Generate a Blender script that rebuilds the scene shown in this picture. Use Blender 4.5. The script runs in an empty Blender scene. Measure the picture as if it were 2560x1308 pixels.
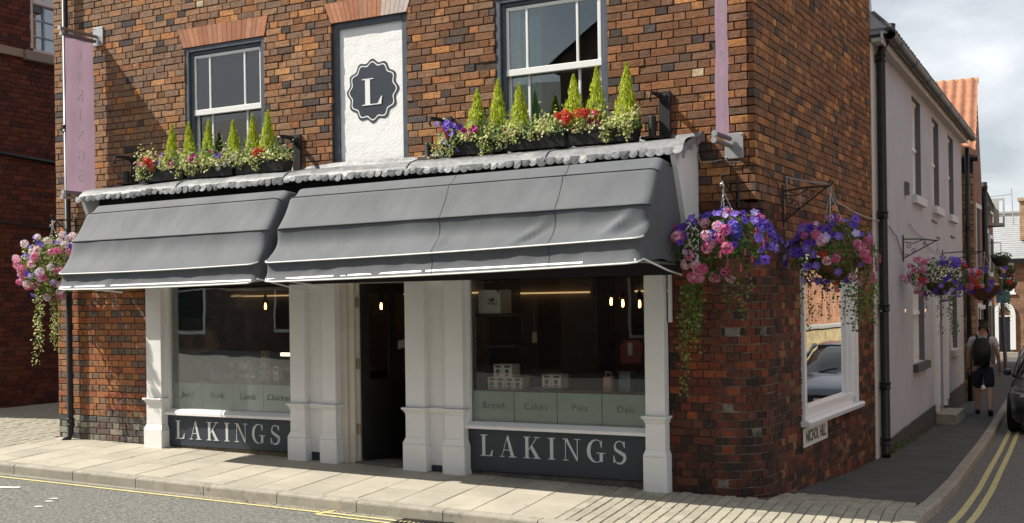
import bpy, math, random
import numpy as np
from mathutils import Vector, noise as mnoise
R = random.Random(7)
SC = bpy.context.scene
COL = SC.collection
# ------------------------------------------------------------------ camera
CX, CY, CZ = 3.03, -10.08, 1.74
cam = bpy.data.cameras.new('camera'); camo = bpy.data.objects.new('camera', cam); COL.objects.link(camo)
camo.location = (CX, CY, CZ)
roll = math.radians(0.82); fwd = Vector((-.480, .8773, 0)).normalized(); rgt = Vector((fwd.y, -fwd.x, 0)); upv = Vector((0, 0, 1))
ir = rgt*math.cos(roll) - upv*math.sin(roll); iu = upv*math.cos(roll) + rgt*math.sin(roll)
from mathutils import Matrix
camo.matrix_world = Matrix(((ir.x, iu.x, -fwd.x, CX), (ir.y, iu.y, -fwd.y, CY), (ir.z, iu.z, -fwd.z, CZ), (0, 0, 0, 1)))
cam.sensor_width = 36; cam.lens = 2897/2560*36; cam.shift_y = 106/2560
cam.clip_start = .1; cam.clip_end = 3000
SC.camera = camo
# ------------------------------------------------------------------ sky, sun, exposure
SUN = Vector((.867, .395, -1)).normalized()
EL = math.asin(-SUN.z); AZ = math.atan2(-SUN.x, -SUN.y)
w = bpy.data.worlds.new('World'); SC.world = w; w.use_nodes = True
nt = w.node_tree; nt.nodes.clear()
def wn(t, **k):
    n = nt.nodes.new(t)
    for a, b in k.items(): setattr(n, a, b)
    return n
sky = wn('ShaderNodeTexSky', sky_type='NISHITA', sun_disc=False, sun_elevation=EL, sun_rotation=AZ % (2*math.pi), air_density=1.0, dust_density=1.2, ozone_density=1.0)
tc = wn('ShaderNodeTexCoord'); sep = wn('ShaderNodeSeparateXYZ'); nt.links.new(tc.outputs['Generated'], sep.inputs[0])
ad = wn('ShaderNodeMath', operation='ADD'); ad.inputs[1].default_value = .35; nt.links.new(sep.outputs[2], ad.inputs[0])
dv = wn('ShaderNodeVectorMath', operation='DIVIDE'); nt.links.new(tc.outputs['Generated'], dv.inputs[0]); nt.links.new(ad.outputs[0], dv.inputs[1])
nz = wn('ShaderNodeTexNoise'); nz.inputs['Scale'].default_value = 2.1; nz.inputs['Detail'].default_value = 9; nz.inputs['Roughness'].default_value = .52; nz.inputs['Distortion'].default_value = .5
nt.links.new(dv.outputs[0], nz.inputs['Vector'])
rmp = wn('ShaderNodeValToRGB'); rmp.color_ramp.elements[0].color = (.42, .42, .42, 1); rmp.color_ramp.elements[0].position = .40; rmp.color_ramp.elements[1].position = .66
nt.links.new(nz.outputs['Fac'], rmp.inputs[0])
mx = wn('ShaderNodeMixRGB'); mx.inputs[2].default_value = (12.4, 12.9, 13.4, 1); nt.links.new(rmp.outputs[0], mx.inputs[0]); nt.links.new(sky.outputs[0], mx.inputs[1])
bg = wn('ShaderNodeBackground'); bg.inputs['Strength'].default_value = .052; nt.links.new(mx.outputs[0], bg.inputs[0])
wo = wn('ShaderNodeOutputWorld'); nt.links.new(bg.outputs[0], wo.inputs[0])
sl = bpy.data.lights.new('sun', 'SUN'); slo = bpy.data.objects.new('sun', sl); COL.objects.link(slo)
sl.energy = 5.0; sl.angle = math.radians(.5); sl.color = (1, .94, .84)
slo.rotation_euler = SUN.to_track_quat('-Z', 'Y').to_euler(); slo.location = (-20, -10, 25)
SC.view_settings.view_transform = 'Standard'; SC.view_settings.look = 'None'; SC.view_settings.exposure = .60; SC.view_settings.gamma = 1
SC.view_settings.use_curve_mapping = False
SC.cycles.max_bounces = 8; SC.cycles.transparent_max_bounces = 16; SC.cycles.use_denoising = True

# ------------------------------------------------------------------ materials
MATS = {}
def mat(name, col=(.5, .5, .5), rough=.8, attr=False, var=.0, vscale=8, bump=0, bscale=60, metal=0, spec=.4, rand=0, trans=0, emit=None, tint=None, streak=False, coat=0, detail=6):
    """principled material: base colour (or the mesh's own 'col' attribute), mottled by noise, fine relief"""
    if name in MATS: return MATS[name]
    m = bpy.data.materials.new(name); m.use_nodes = True; t = m.node_tree; N = t.nodes; L = t.links
    b = N['Principled BSDF']; b.inputs['Roughness'].default_value = rough; b.inputs['Metallic'].default_value = metal
    b.inputs['Specular IOR Level'].default_value = spec
    if coat: b.inputs['Coat Weight'].default_value = coat; b.inputs['Coat Roughness'].default_value = .05
    tcn = N.new('ShaderNodeTexCoord')
    geo = N.new('ShaderNodeNewGeometry')
    if attr:
        a = N.new('ShaderNodeAttribute'); a.attribute_name = 'col'; out = a.outputs['Color']
    else:
        c = N.new('ShaderNodeRGB'); c.outputs[0].default_value = (*col, 1); out = c.outputs[0]
    if rand:
        oi = N.new('ShaderNodeObjectInfo'); mr = N.new('ShaderNodeMapRange'); mr.inputs[3].default_value = 1-rand; mr.inputs[4].default_value = 1+rand
        L.new(oi.outputs['Random'], mr.inputs[0])
        mu = N.new('ShaderNodeVectorMath'); mu.operation = 'SCALE'; L.new(out, mu.inputs[0]); L.new(mr.outputs[0], mu.inputs['Scale']); out = mu.outputs[0]
    if var:
        mp = N.new('ShaderNodeMapping'); L.new(geo.outputs['Position'], mp.inputs[0])
        if streak: mp.inputs['Scale'].default_value = (1, 1, .12)
        n1 = N.new('ShaderNodeTexNoise'); n1.inputs['Scale'].default_value = vscale; n1.inputs['Detail'].default_value = detail; n1.inputs['Roughness'].default_value = .65
        L.new(mp.outputs[0], n1.inputs['Vector'])
        mr = N.new('ShaderNodeMapRange'); mr.inputs[1].default_value = .3; mr.inputs[2].default_value = .7; mr.inputs[3].default_value = 1-var; mr.inputs[4].default_value = 1+var*.7
        L.new(n1.outputs['Fac'], mr.inputs[0])
        mu = N.new('ShaderNodeVectorMath'); mu.operation = 'SCALE'; L.new(out, mu.inputs[0]); L.new(mr.outputs[0], mu.inputs['Scale']); out = mu.outputs[0]
    if tint:   # stains of a second colour with a shape of their own: (colour, scale, threshold)
        n3 = N.new('ShaderNodeTexNoise'); n3.inputs['Scale'].default_value = tint[1]; n3.inputs['Detail'].default_value = 8; n3.inputs['Roughness'].default_value = .7
        L.new(geo.outputs['Position'], n3.inputs['Vector'])
        mr = N.new('ShaderNodeMapRange'); mr.inputs[1].default_value = tint[2]; mr.inputs[2].default_value = tint[2]+.12
        L.new(n3.outputs['Fac'], mr.inputs[0])
        mxr = N.new('ShaderNodeMixRGB'); L.new(mr.outputs[0], mxr.inputs[0]); L.new(out, mxr.inputs[1]); mxr.inputs[2].default_value = (*tint[0], 1); out = mxr.outputs[0]
    L.new(out, b.inputs['Base Color'])
    if bump:
        n2 = N.new('ShaderNodeTexNoise'); n2.inputs['Scale'].default_value = bscale; n2.inputs['Detail'].default_value = 5
        L.new(geo.outputs['Position'], n2.inputs['Vector'])
        bp = N.new('ShaderNodeBump'); bp.inputs['Strength'].default_value = min(1, bump); bp.inputs['Distance'].default_value = .01
        L.new(n2.outputs['Fac'], bp.inputs['Height']); L.new(bp.outputs[0], b.inputs['Normal'])
    if trans:
        o = N['Material Output']; tr = N.new('ShaderNodeBsdfTranslucent'); L.new(out, tr.inputs[0])
        ms = N.new('ShaderNodeMixShader'); ms.inputs[0].default_value = trans; L.new(b.outputs[0], ms.inputs[1]); L.new(tr.outputs[0], ms.inputs[2]); L.new(ms.outputs[0], o.inputs[0])
    if emit:
        b.inputs['Emission Color'].default_value = (*emit[0], 1); b.inputs['Emission Strength'].default_value = emit[1]
    MATS[name] = m
    return m
def glass(name, tint=(.93, .96, .95), gain=1.0, ior=1.5):
    if name in MATS: return MATS[name]
    m = bpy.data.materials.new(name); m.use_nodes = True; t = m.node_tree; N = t.nodes; L = t.links
    N.remove(N['Principled BSDF']); o = N['Material Output']
    fr = N.new('ShaderNodeFresnel'); fr.inputs[0].default_value = ior
    mg = N.new('ShaderNodeMath'); mg.operation = 'MULTIPLY'; mg.inputs[1].default_value = gain; mg.use_clamp = True; L.new(fr.outputs[0], mg.inputs[0])
    tr = N.new('ShaderNodeBsdfTransparent'); tr.inputs[0].default_value = (*tint, 1)
    gl = N.new('ShaderNodeBsdfGlossy'); gl.inputs['Roughness'].default_value = .0; gl.inputs[0].default_value = (1, 1, 1, 1)
    n = N.new('ShaderNodeTexNoise'); n.inputs['Scale'].default_value = 1.1; bp = N.new('ShaderNodeBump'); bp.inputs['Strength'].default_value = .06; bp.inputs['Distance'].default_value = .02
    geo = N.new('ShaderNodeNewGeometry'); L.new(geo.outputs['Position'], n.inputs['Vector']); L.new(n.outputs['Fac'], bp.inputs['Height']); L.new(bp.outputs[0], gl.inputs['Normal'])
    mx = N.new('ShaderNodeMixShader'); L.new(mg.outputs[0], mx.inputs[0]); L.new(tr.outputs[0], mx.inputs[1]); L.new(gl.outputs[0], mx.inputs[2]); L.new(mx.outputs[0], o.inputs[0])
    MATS[name] = m; return m
def bricktex(name, c1=(.2, .1, .05), c2=(.15, .08, .04), mortar=(.2, .16, .12), scale=1.0, axis='x'):
    """brick surface for walls too far away (or outside the frame) to tell the bricks apart"""
    if name in MATS: return MATS[name]
    m = bpy.data.materials.new(name); m.use_nodes = True; t = m.node_tree; N = t.nodes; L = t.links; b = N['Principled BSDF']; b.inputs['Roughness'].default_value = .9
    geo = N.new('ShaderNodeNewGeometry'); sp = N.new('ShaderNodeSeparateXYZ'); L.new(geo.outputs['Position'], sp.inputs[0]); cb = N.new('ShaderNodeCombineXYZ')
    L.new(sp.outputs[0 if axis == 'x' else 1], cb.inputs[0]); L.new(sp.outputs[2], cb.inputs[1])
    br = N.new('ShaderNodeTexBrick'); L.new(cb.outputs[0], br.inputs['Vector']); br.inputs['Scale'].default_value = 1
    br.inputs['Brick Width'].default_value = .23*scale; br.inputs['Row Height'].default_value = .076*scale; br.inputs['Mortar Size'].default_value = .006*scale
    br.inputs['Color1'].default_value = (*c1, 1); br.inputs['Color2'].default_value = (*c2, 1); br.inputs['Mortar'].default_value = (*mortar, 1); br.inputs['Bias'].default_value = -.2
    n1 = N.new('ShaderNodeTexNoise'); n1.inputs['Scale'].default_value = 3; n1.inputs['Detail'].default_value = 8; L.new(geo.outputs['Position'], n1.inputs['Vector'])
    mr = N.new('ShaderNodeMapRange'); mr.inputs[1].default_value = .3; mr.inputs[2].default_value = .7; mr.inputs[3].default_value = .6; mr.inputs[4].default_value = 1.3; L.new(n1.outputs['Fac'], mr.inputs[0])
    mu = N.new('ShaderNodeVectorMath'); mu.operation = 'SCALE'; L.new(br.outputs['Color'], mu.inputs[0]); L.new(mr.outputs[0], mu.inputs['Scale']); L.new(mu.outputs[0], b.inputs['Base Color'])
    bp = N.new('ShaderNodeBump'); bp.inputs['Distance'].default_value = .01; bp.inputs['Strength'].default_value = .6; bp.invert = True; L.new(br.outputs['Fac'], bp.inputs['Height']); L.new(bp.outputs[0], b.inputs['Normal'])
    MATS[name] = m; return m

# ------------------------------------------------------------------ mesh building
ORG = {}          # world origin of each parent (none of these parents is rotated unless stated)
def org(p): return ORG.get(p.name, Vector((0, 0, 0))) if p is not None else Vector((0, 0, 0))
class MB:
    def __init__(s): s.v = []; s.f = []; s.mi = []; s.c = []
    def add(s, vs, fs, mi=0, col=(1, 1, 1)):
        n = len(s.v); s.v.extend([tuple(q) for q in vs])
        for f in fs: s.f.append(tuple(i+n for i in f)); s.mi.append(mi); s.c.append(col)
        return s
    def box(s, x0, x1, y0, y1, z0, z1, mi=0, col=(1, 1, 1), b=0):
        if x0 > x1: x0, x1 = x1, x0
        if y0 > y1: y0, y1 = y1, y0
        if z0 > z1: z0, z1 = z1, z0
        if b <= 0:
            v = [(x, y, z) for z in (z0, z1) for y in (y0, y1) for x in (x0, x1)]
            return s.add(v, [(0, 2, 3, 1), (4, 5, 7, 6), (0, 1, 5, 4), (2, 6, 7, 3), (0, 4, 6, 2), (1, 3, 7, 5)], mi, col)
        b = min(b, (x1-x0)*.45, (y1-y0)*.45, (z1-z0)*.45)   # chamfered box
        vs = []; ids = {}
        def vid(p):
            p = tuple(round(q, 6) for q in p)
            if p not in ids: ids[p] = len(vs); vs.append(p)
            return ids[p]
        lo = (x0, y0, z0); hi = (x1, y1, z1); fs = []
        for ax in range(3):
            a, c = (ax+1) % 3, (ax+2) % 3
            for sd in (0, 1):
                q = []
                for (u, w_) in ((0, 0), (1, 0), (1, 1), (0, 1)):
                    p = [0, 0, 0]; p[ax] = hi[ax] if sd else lo[ax]; p[a] = (hi[a]-b) if u else (lo[a]+b); p[c] = (hi[c]-b) if w_ else (lo[c]+b); q.append(vid(p))
                fs.append(tuple(q) if sd else tuple(q[::-1]))
        for ax in range(3):   # edge bevels
            a, c = (ax+1) % 3, (ax+2) % 3
            for sa in (0, 1):
                for sc_ in (0, 1):
                    def mk(t, inA):
                        p = [0, 0, 0]; p[ax] = (hi[ax]-b) if t else (lo[ax]+b)
                        if inA: p[a] = hi[a] if sa else lo[a]; p[c] = (hi[c]-b) if sc_ else (lo[c]+b)
                        else: p[a] = (hi[a]-b) if sa else (lo[a]+b); p[c] = hi[c] if sc_ else lo[c]
                        return vid(p)
                    q = [mk(0, 1), mk(1, 1), mk(1, 0), mk(0, 0)]
                    fs.append(tuple(q) if sa == sc_ else tuple(q[::-1]))
        for sx in (0, 1):
            for sy in (0, 1):
                for sz in (0, 1):
                    X = (x1, x1-b) if sx else (x0, x0+b); Y = (y1, y1-b) if sy else (y0, y0+b); Z = (z1, z1-b) if sz else (z0, z0+b)
                    q = [vid((X[0], Y[1], Z[1])), vid((X[1], Y[0], Z[1])), vid((X[1], Y[1], Z[0]))]
                    fs.append(tuple(q) if (sx+sy+sz) % 2 else tuple(q[::-1]))
        return s.add(vs, fs, mi, col)
    def tube(s, pts, r, n=8, mi=0, col=(1, 1, 1), cap=True):
        pts = [Vector(p) for p in pts]; rs = r if isinstance(r, (list, tuple)) else [r]*len(pts)
        vs = []; prev = None
        for i, p in enumerate(pts):
            d = (pts[min(i+1, len(pts)-1)]-pts[max(i-1, 0)]); d = d.normalized() if d.length > 1e-9 else Vector((0, 0, 1))
            if prev is None: a = d.orthogonal().normalized()
            else:
                a = prev - d*prev.dot(d); a = a.normalized() if a.length > 1e-6 else d.orthogonal().normalized()
            prev = a; b2 = d.cross(a)
            for k in range(n):
                t = 2*math.pi*k/n; vs.append(p+(a*math.cos(t)+b2*math.sin(t))*rs[i])
        fs = [(i*n+k, i*n+(k+1) % n, (i+1)*n+(k+1) % n, (i+1)*n+k) for i in range(len(pts)-1) for k in range(n)]
        if cap: fs += [tuple(range(n))[::-1], tuple((len(pts)-1)*n+k for k in range(n))]
        return s.add(vs, fs, mi, col)
    def lathe(s, prof, n=16, c=(0, 0, 0), mi=0, col=(1, 1, 1), axis='z'):
        vs = []
        for (r_, h) in prof:
            for k in range(n):
                t = 2*math.pi*k/n; a, b2 = r_*math.cos(t), r_*math.sin(t)
                vs.append({'z': (c[0]+a, c[1]+b2, c[2]+h), 'y': (c[0]+a, c[1]+h, c[2]+b2), 'x': (c[0]+h, c[1]+a, c[2]+b2)}[axis])
        fs = [(i*n+k, i*n+(k+1) % n, (i+1)*n+(k+1) % n, (i+1)*n+k) for i in range(len(prof)-1) for k in range(n)]
        return s.add(vs, fs, mi, col)
    def grid(s, pts, mi=0, col=(1, 1, 1)):
        n = len(pts[0]); vs = [p for row in pts for p in row]
        return s.add(vs, [(i*n+j, i*n+j+1, (i+1)*n+j+1, (i+1)*n+j) for i in range(len(pts)-1) for j in range(n-1)], mi, col)
    def prism(s, poly, d0, d1, fn, mi=0, col=(1, 1, 1)):
        """extrude a 2-D outline between depths d0 and d1; fn(u, v, d) -> xyz"""
        n = len(poly); vs = [fn(u, v, d0) for u, v in poly]+[fn(u, v, d1) for u, v in poly]
        return s.add(vs, [tuple(range(n)), tuple(range(n, 2*n))[::-1]]+[(i, i+n, (i+1) % n+n, (i+1) % n) for i in range(n)], mi, col)
    def mesh(s, name, mats, smooth=False, off=(0, 0, 0)):
        me = bpy.data.meshes.new(name); o = Vector(off)
        me.from_pydata([(p[0]-o[0], p[1]-o[1], p[2]-o[2]) for p in s.v], [], s.f)
        for m in (mats if isinstance(mats, (list, tuple)) else [mats]): me.materials.append(m)
        if len(set(s.mi)) > 1: me.polygons.foreach_set('material_index', s.mi)
        if any(c != (1, 1, 1) for c in s.c):
            a = me.attributes.new('col', 'FLOAT_COLOR', 'FACE'); a.data.foreach_set('color', [q for c in s.c for q in (c[0], c[1], c[2], 1)])
        if smooth: me.polygons.foreach_set('use_smooth', [True]*len(me.polygons))
        me.update(); return me
    def build(s, name, mats, parent=None, smooth=False, at=None, kind=None):
        """link as one object called name under parent; its vertices are in world space, its origin goes to `at`"""
        po = org(parent); at = Vector(at) if at is not None else po
        o = bpy.data.objects.new(name, s.mesh(name, mats, smooth, at)); COL.objects.link(o); o.location = at-po
        if parent is not None: o.parent = parent
        ORG[o.name] = at
        if kind: o['kind'] = kind
        return o
def lab(o, label=None, cat=None, group=None, kind=None):
    if label: o['label'] = label
    if cat: o['category'] = cat
    if group: o['group'] = group
    if kind: o['kind'] = kind
    return o
def thing(name, label, cat, loc=(0, 0, 0), group=None):
    o = bpy.data.objects.new(name, None); COL.objects.link(o); o.location = loc; o.empty_display_size = .2; ORG[o.name] = Vector(loc)
    return lab(o, label, cat, group)
def inst(me, name, loc, parent=None, rot=(0, 0, 0), scale=(1, 1, 1)):
    o = bpy.data.objects.new(name, me); COL.objects.link(o); o.location = Vector(loc)-org(parent); o.rotation_euler = rot; o.scale = scale
    if parent is not None: o.parent = parent
    ORG[o.name] = Vector(loc); return o
def copy_tree(o, loc, label=None):
    c = o.copy(); COL.objects.link(c); c.location = loc; ORG[c.name] = Vector(loc)
    if label: c['label'] = label
    for ch in o.children:
        d = ch.copy(); COL.objects.link(d); d.parent = c
        for g in ch.children:
            e = g.copy(); COL.objects.link(e); e.parent = d
    return c
def dep(X, Y):      # X of a point in the plane Y that lies behind / before the facade point X (same line of sight in plan)
    return X+(X-CX)*Y/(-CY)
def holes_wall(mb, u0, u1, z0, z1, holes, fn, thick, mi=0, col=(1, 1, 1), back=True):
    """wall sheet with rectangular openings; fn(u, z, depth) -> xyz"""
    us = sorted({u0, u1, *[q for h in holes for q in h[:2] if u0 < q < u1]}); zs = sorted({z0, z1, *[q for h in holes for q in h[2:] if z0 < q < z1]})
    inh = lambda u, z: any(h[0] < u < h[1] and h[2] < z < h[3] for h in holes)
    solid = [[not inh((us[i]+us[i+1])/2, (zs[j]+zs[j+1])/2) for j in range(len(zs)-1)] for i in range(len(us)-1)]
    g = lambda i, j: 0 <= i < len(us)-1 and 0 <= j < len(zs)-1 and solid[i][j]
    for i in range(len(us)-1):
        for j in range(len(zs)-1):
            if not solid[i][j]: continue
            a, b, c, d = us[i], us[i+1], zs[j], zs[j+1]
            mb.add([fn(a, c, 0), fn(b, c, 0), fn(b, d, 0), fn(a, d, 0)], [(0, 1, 2, 3)], mi, col)
            if back: mb.add([fn(a, c, thick), fn(b, c, thick), fn(b, d, thick), fn(a, d, thick)], [(3, 2, 1, 0)], mi, col)
            for (ni, nj, p, q) in ((i-1, j, (a, c), (a, d)), (i+1, j, (b, d), (b, c)), (i, j-1, (b, c), (a, c)), (i, j+1, (a, d), (b, d))):
                if not g(ni, nj): mb.add([fn(*p, 0), fn(*p, thick), fn(*q, thick), fn(*q, 0)], [(0, 1, 2, 3)], mi, col)
# ------------------------------------------------------------------ lettering
def stroke(mb, pts, ws, fn, d, th=.003):
    """a pen stroke of changing width along a 2-D path"""
    n = len(pts); L = []; Rr = []
    for i in range(n):
        a = pts[max(i-1, 0)]; b = pts[min(i+1, n-1)]; dx, dy = b[0]-a[0], b[1]-a[1]; l = math.hypot(dx, dy) or 1; nx, ny = -dy/l, dx/l
        L.append((pts[i][0]+nx*ws[i]/2, pts[i][1]+ny*ws[i]/2)); Rr.append((pts[i][0]-nx*ws[i]/2, pts[i][1]-ny*ws[i]/2))
    for i in range(n-1): mb.prism([L[i], Rr[i], Rr[i+1], L[i+1]], d, d+th, fn)
T_, S_ = .035, .165
def glyph(ch):
    """roman capital with thick and thin strokes: list of ('p', outline) / ('s', path, widths); cap height 1; returns pieces, width"""
    B = lambda x0, y0, x1, y1: ('p', [(x0, y0), (x1, y0), (x1, y1), (x0, y1)])
    if ch == 'L': return [B(.1, T_, .1+S_, 1-T_), B(0, 1-T_, .38, 1), B(0, 0, .64, T_), ('p', [(.64, 0), (.67, .3), (.645, .3), (.52, T_)])], .67
    if ch == 'I': return [B(.1, T_, .1+S_, 1-T_), B(0, 1-T_, .37, 1), B(0, 0, .37, T_)], .37
    if ch == 'A': return [('p', [(.1, T_), (.13, T_), (.43, 1), (.40, 1)]), ('p', [(.40, 1), (.46, 1), (.77, T_), (.59, T_), (.385, .86)]), B(.2, .31, .53, .345), B(0, 0, .24, T_), B(.48, 0, .88, T_)], .88
    if ch == 'K': return [B(.1, T_, .1+S_, 1-T_), B(0, 1-T_, .36, 1), B(0, 0, .36, T_), ('p', [(.26, .4), (.3, .4), (.72, 1-T_), (.68, 1-T_)]), B(.55, 1-T_, .86, 1), ('p', [(.36, .5), (.45, .63), (.84, T_), (.64, T_)]), B(.5, 0, .9, T_)], .9
    if ch == 'N': return [B(.12, T_, .155, 1-T_), B(0, 0, .28, T_), ('p', [(0, 1), (.0, 1-T_), (.12, 1-T_), (.70, 0), (.74, 0), (.74, .1), (.24, 1)]), B(.72, .1, .755, 1-T_), B(.6, 1-T_, .88, 1)], .88
    if ch == 'G':
        pts = []; ws = []
        for i in range(21):
            t = math.radians(52+ (318-52)*i/20); pts.append((.42+.39*math.cos(t)*.98, .5+.5*math.sin(t))); ws.append(.035+.14*max(0, -math.cos(t))**1.3)
        return [('s', pts, ws), B(.58, .03, .73, .40), B(.44, .40, .86, .40+T_), ('p', [(.66, .98), (.69, .98), (.69, .66), (.665, .66), (.6, .86)])], .86
    if ch == 'S':
        pts = []; ws = []
        for i in range(12):
            t = math.radians(35+(225-35)*i/11); pts.append((.31+.23*math.cos(t), .755+.235*math.sin(t))); ws.append(.035+.03*i/11+.07*max(0, (i-7)/4))
        for i in range(1, 13):
            t = math.radians(45-(225)*i/12); pts.append((.29+.27*math.cos(t), .265+.265*math.sin(t))); ws.append(.135*max(0, 1-i/9)**.7+.035)
        return [('s', pts, ws), ('p', [(.53, .98), (.56, .98), (.56, .70), (.54, .70), (.46, .9)]), ('p', [(.01, .02), (.04, .02), (.12, .1), (.04, .34), (.015, .34)])], .6
    return [], .3
def letter_mb(ch, x, y, h, fn, sx=1, th=.003):
    """fn(u, v, d) maps face coordinates (metres) and outward depth to space"""
    mb = MB(); ps, wd = glyph(ch)
    for k, p in enumerate(ps):
        d = .0008*(k+1)
        tr = lambda q: (x+q[0]*h*sx, y+q[1]*h)
        if p[0] == 'p': mb.prism([tr(q) for q in p[1]], 0, th+d, fn)
        else: stroke(mb, [tr(q) for q in p[1]], [w_*h for w_ in p[2]], fn, 0, th+d)
    return mb, wd*h*sx
def sans(text, size, extrude=.001, bold=0, spacing=1):
    """plain lettering from Blender's built-in font, as a mesh (centred)"""
    c = bpy.data.curves.new('lettering', 'FONT'); c.body = text; c.size = size; c.align_x = 'CENTER'; c.align_y = 'CENTER'; c.extrude = extrude; c.offset = bold; c.space_character = spacing; c.resolution_u = 3
    o = bpy.data.objects.new('lettering', c); COL.objects.link(o)
    dg = bpy.context.evaluated_depsgraph_get(); me = bpy.data.meshes.new_from_object(o.evaluated_get(dg)); bpy.data.objects.remove(o); bpy.data.curves.remove(c); me.name = 'lettering'; return me
def place_text(text, size, loc, rot, m, parent, name='lettering', scale=(1, 1, 1), bold=0, spacing=1, extrude=.001):
    me = sans(text, size, extrude, bold, spacing); me.materials.clear(); me.materials.append(m)
    return inst(me, name, loc, parent, rot, scale)
# ------------------------------------------------------------------ ground heights
YS = [0, 1.2, 2.2, 3.6, 5.35, 8, 10.9, 14, 25, 50, 100]; ZS = [-.018, -.13, -.19, -.265, -.31, -.39, -.44, -.46, -.55, -.7, -.9]
def lerp(x, xs, ys): return float(np.interp(x, xs, ys))
def gz(X, Y):
    base = -.018*(X+1) + .02*max(0, -9-X)
    if Y <= 0: return base+.03*Y
    if X < -4: return base+.004*Y
    return lerp(Y, YS, ZS)-.018*X
def kx(Y): return 1.40-.054*(Y+.36)          # outer edge of the side kerb
def rz(X, Y):
    a = -.018*(min(X, 1.4)+1)+.02*max(0, -9-X)-.0495-.105
    if Y < -1.65: a += .012*min(4, -1.65-Y)
    s = lerp(max(Y, 0), YS, ZS)-.018*1.2-.105
    if X > kx(Y): s += .012*min(3, X-kx(Y))
    t = min(1, max(0, (Y+1.5)/2.0)); t = t*t*(3-2*t)
    return a*(1-t)+s*t
# ------------------------------------------------------------------ shared materials
M_flag = mat('flagstone', (.40, .365, .295), .85, var=.16, vscale=2.5, bump=.25, bscale=120, rand=.10, tint=((.24, .22, .19), 5, .60))
M_paver = mat('block_paver', (.36, .335, .265), .9, var=.22, vscale=40, bump=.5, bscale=260, rand=.13, tint=((.20, .19, .16), 7, .60))
M_joint = mat('joint_sand', (.085, .078, .062), .95, var=.3, vscale=30)
M_kerb = mat('kerb_concrete', (.33, .305, .25), .88, var=.22, vscale=7, bump=.4, bscale=150, rand=.07, tint=((.17, .155, .13), 9, .56))
M_tarmac = mat('pavement_tarmac', (.085, .083, .08), .92, var=.30, vscale=2.2, bump=.7, bscale=160, tint=((.16, .155, .14), 60, .60))
M_asphalt = mat('road_asphalt', (.185, .182, .165), .9, var=.75, vscale=34, bump=1, bscale=60, detail=4, tint=((.07, .069, .066), 42, .55))
M_yellow = mat('yellow_paint', (.62, .55, .25), .8, var=.35, vscale=30, tint=((.25, .235, .19), 26, .60))
M_whitep = mat('white_road_paint', (.7, .7, .66), .8, var=.3, vscale=30)
M_iron = mat('cast_iron', (.03, .03, .03), .55, var=.3, vscale=30)
M_white = mat('white_paint', (.80, .80, .79), .42, var=.05, vscale=3, bump=.06, bscale=40, tint=((.55, .53, .48), 11, .74))
M_whiteg = mat('white_gloss_paint', (.82, .82, .81), .3, var=.04, vscale=5, bump=.03, bscale=20)
M_slate_paint = mat('slate_blue_paint', (.034, .043, .060), .45, var=.10, vscale=4, bump=.05, bscale=30)
M_frame_blue = mat('dark_blue_frame_paint', (.075, .092, .115), .5, var=.22, vscale=8, bump=.15, bscale=40)
M_black = mat('black_paint', (.012, .012, .013), .4, bump=.1, bscale=40)
M_blackiron = mat('black_ironwork', (.022, .022, .024), .5, var=.2, vscale=20)
M_dark = mat('dark_board', (.012, .012, .014), .7)
M_lead = mat('lead_sheet', (.205, .212, .22), .5, var=.42, vscale=7, bump=.6, bscale=22, tint=((.36, .35, .32), 5, .58))
M_canopy = mat('awning_fabric', (.112, .120, .132), .75, var=.20, vscale=2.6, bump=.25, bscale=400, streak=True, tint=((.11, .115, .12), 3.2, .62))
M_piping = mat('awning_piping', (.78, .78, .76), .5)
M_seam = mat('awning_seam', (.035, .037, .042), .7)
M_glass = glass('window_glass', gain=.8)
M_glass_up = glass('sash_glass', tint=(.8, .88, .88), gain=2.4)
M_frost = mat('frosted_vinyl', (.60, .68, .63), .6, var=.08, vscale=3, trans=.35)
M_vinyl_text = mat('vinyl_lettering', (.12, .14, .13), .7)
M_letter = mat('pale_lettering', (.55, .59, .59), .5)
M_lettwhite = mat('white_lettering', (.82, .82, .8), .5)
M_steel = mat('brushed_steel', (.52, .53, .54), .42, metal=.75, var=.12, vscale=30)
M_banner = mat('mauve_banner_cloth', (.37, .26, .335), .8, var=.06, vscale=4, trans=.45, streak=True)
M_banner_text = mat('banner_lettering', (.90, .88, .90), .6, trans=.3)
M_render = mat('grey_render', (.47, .51, .58), .85, var=.09, vscale=1.6, bump=.35, bscale=170, tint=((.37, .385, .41), 2.2, .62))
M_plinth = mat('dark_plinth_paint', (.065, .065, .068), .8, var=.25, vscale=5, bump=.4, bscale=90)
M_brick = mat('brick_face', attr=True, rough=.88, var=.42, vscale=26, bump=.8, bscale=75, detail=9, tint=((.050, .038, .034), 8.5, .575))
M_mortar = mat('dark_mortar', (.085, .062, .046), .95, var=.4, vscale=20, bump=.8, bscale=90)
M_mortar2 = mat('pale_mortar', (.19, .17, .135), .95, var=.4, vscale=9, bump=.8, bscale=90, tint=((.05, .042, .038), 4, .5))
M_arch = mat('rubbed_brick', attr=True, rough=.85, var=.15, vscale=12, bump=.3, bscale=80)
M_leaf = mat('leaf', attr=True, rough=.5, var=.18, vscale=30, trans=.4)
M_flower = mat('petal', attr=True, rough=.6, trans=.35, rand=.12)
M_soil = mat('potting_soil', (.025, .018, .012), .95)
M_tub = mat('black_plastic', (.016, .017, .018), .5, var=.3, vscale=10, tint=((.06, .06, .06), 14, .66))
M_wicker = mat('wicker', (.13, .065, .03), .8, var=.5, vscale=60, bump=.8, bscale=90)
M_pipe = mat('black_pipe_paint', (.017, .017, .019), .38, var=.2, vscale=6)
M_wood = mat('pale_wood', (.32, .23, .13), .6, var=.3, vscale=12, streak=False)
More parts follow.
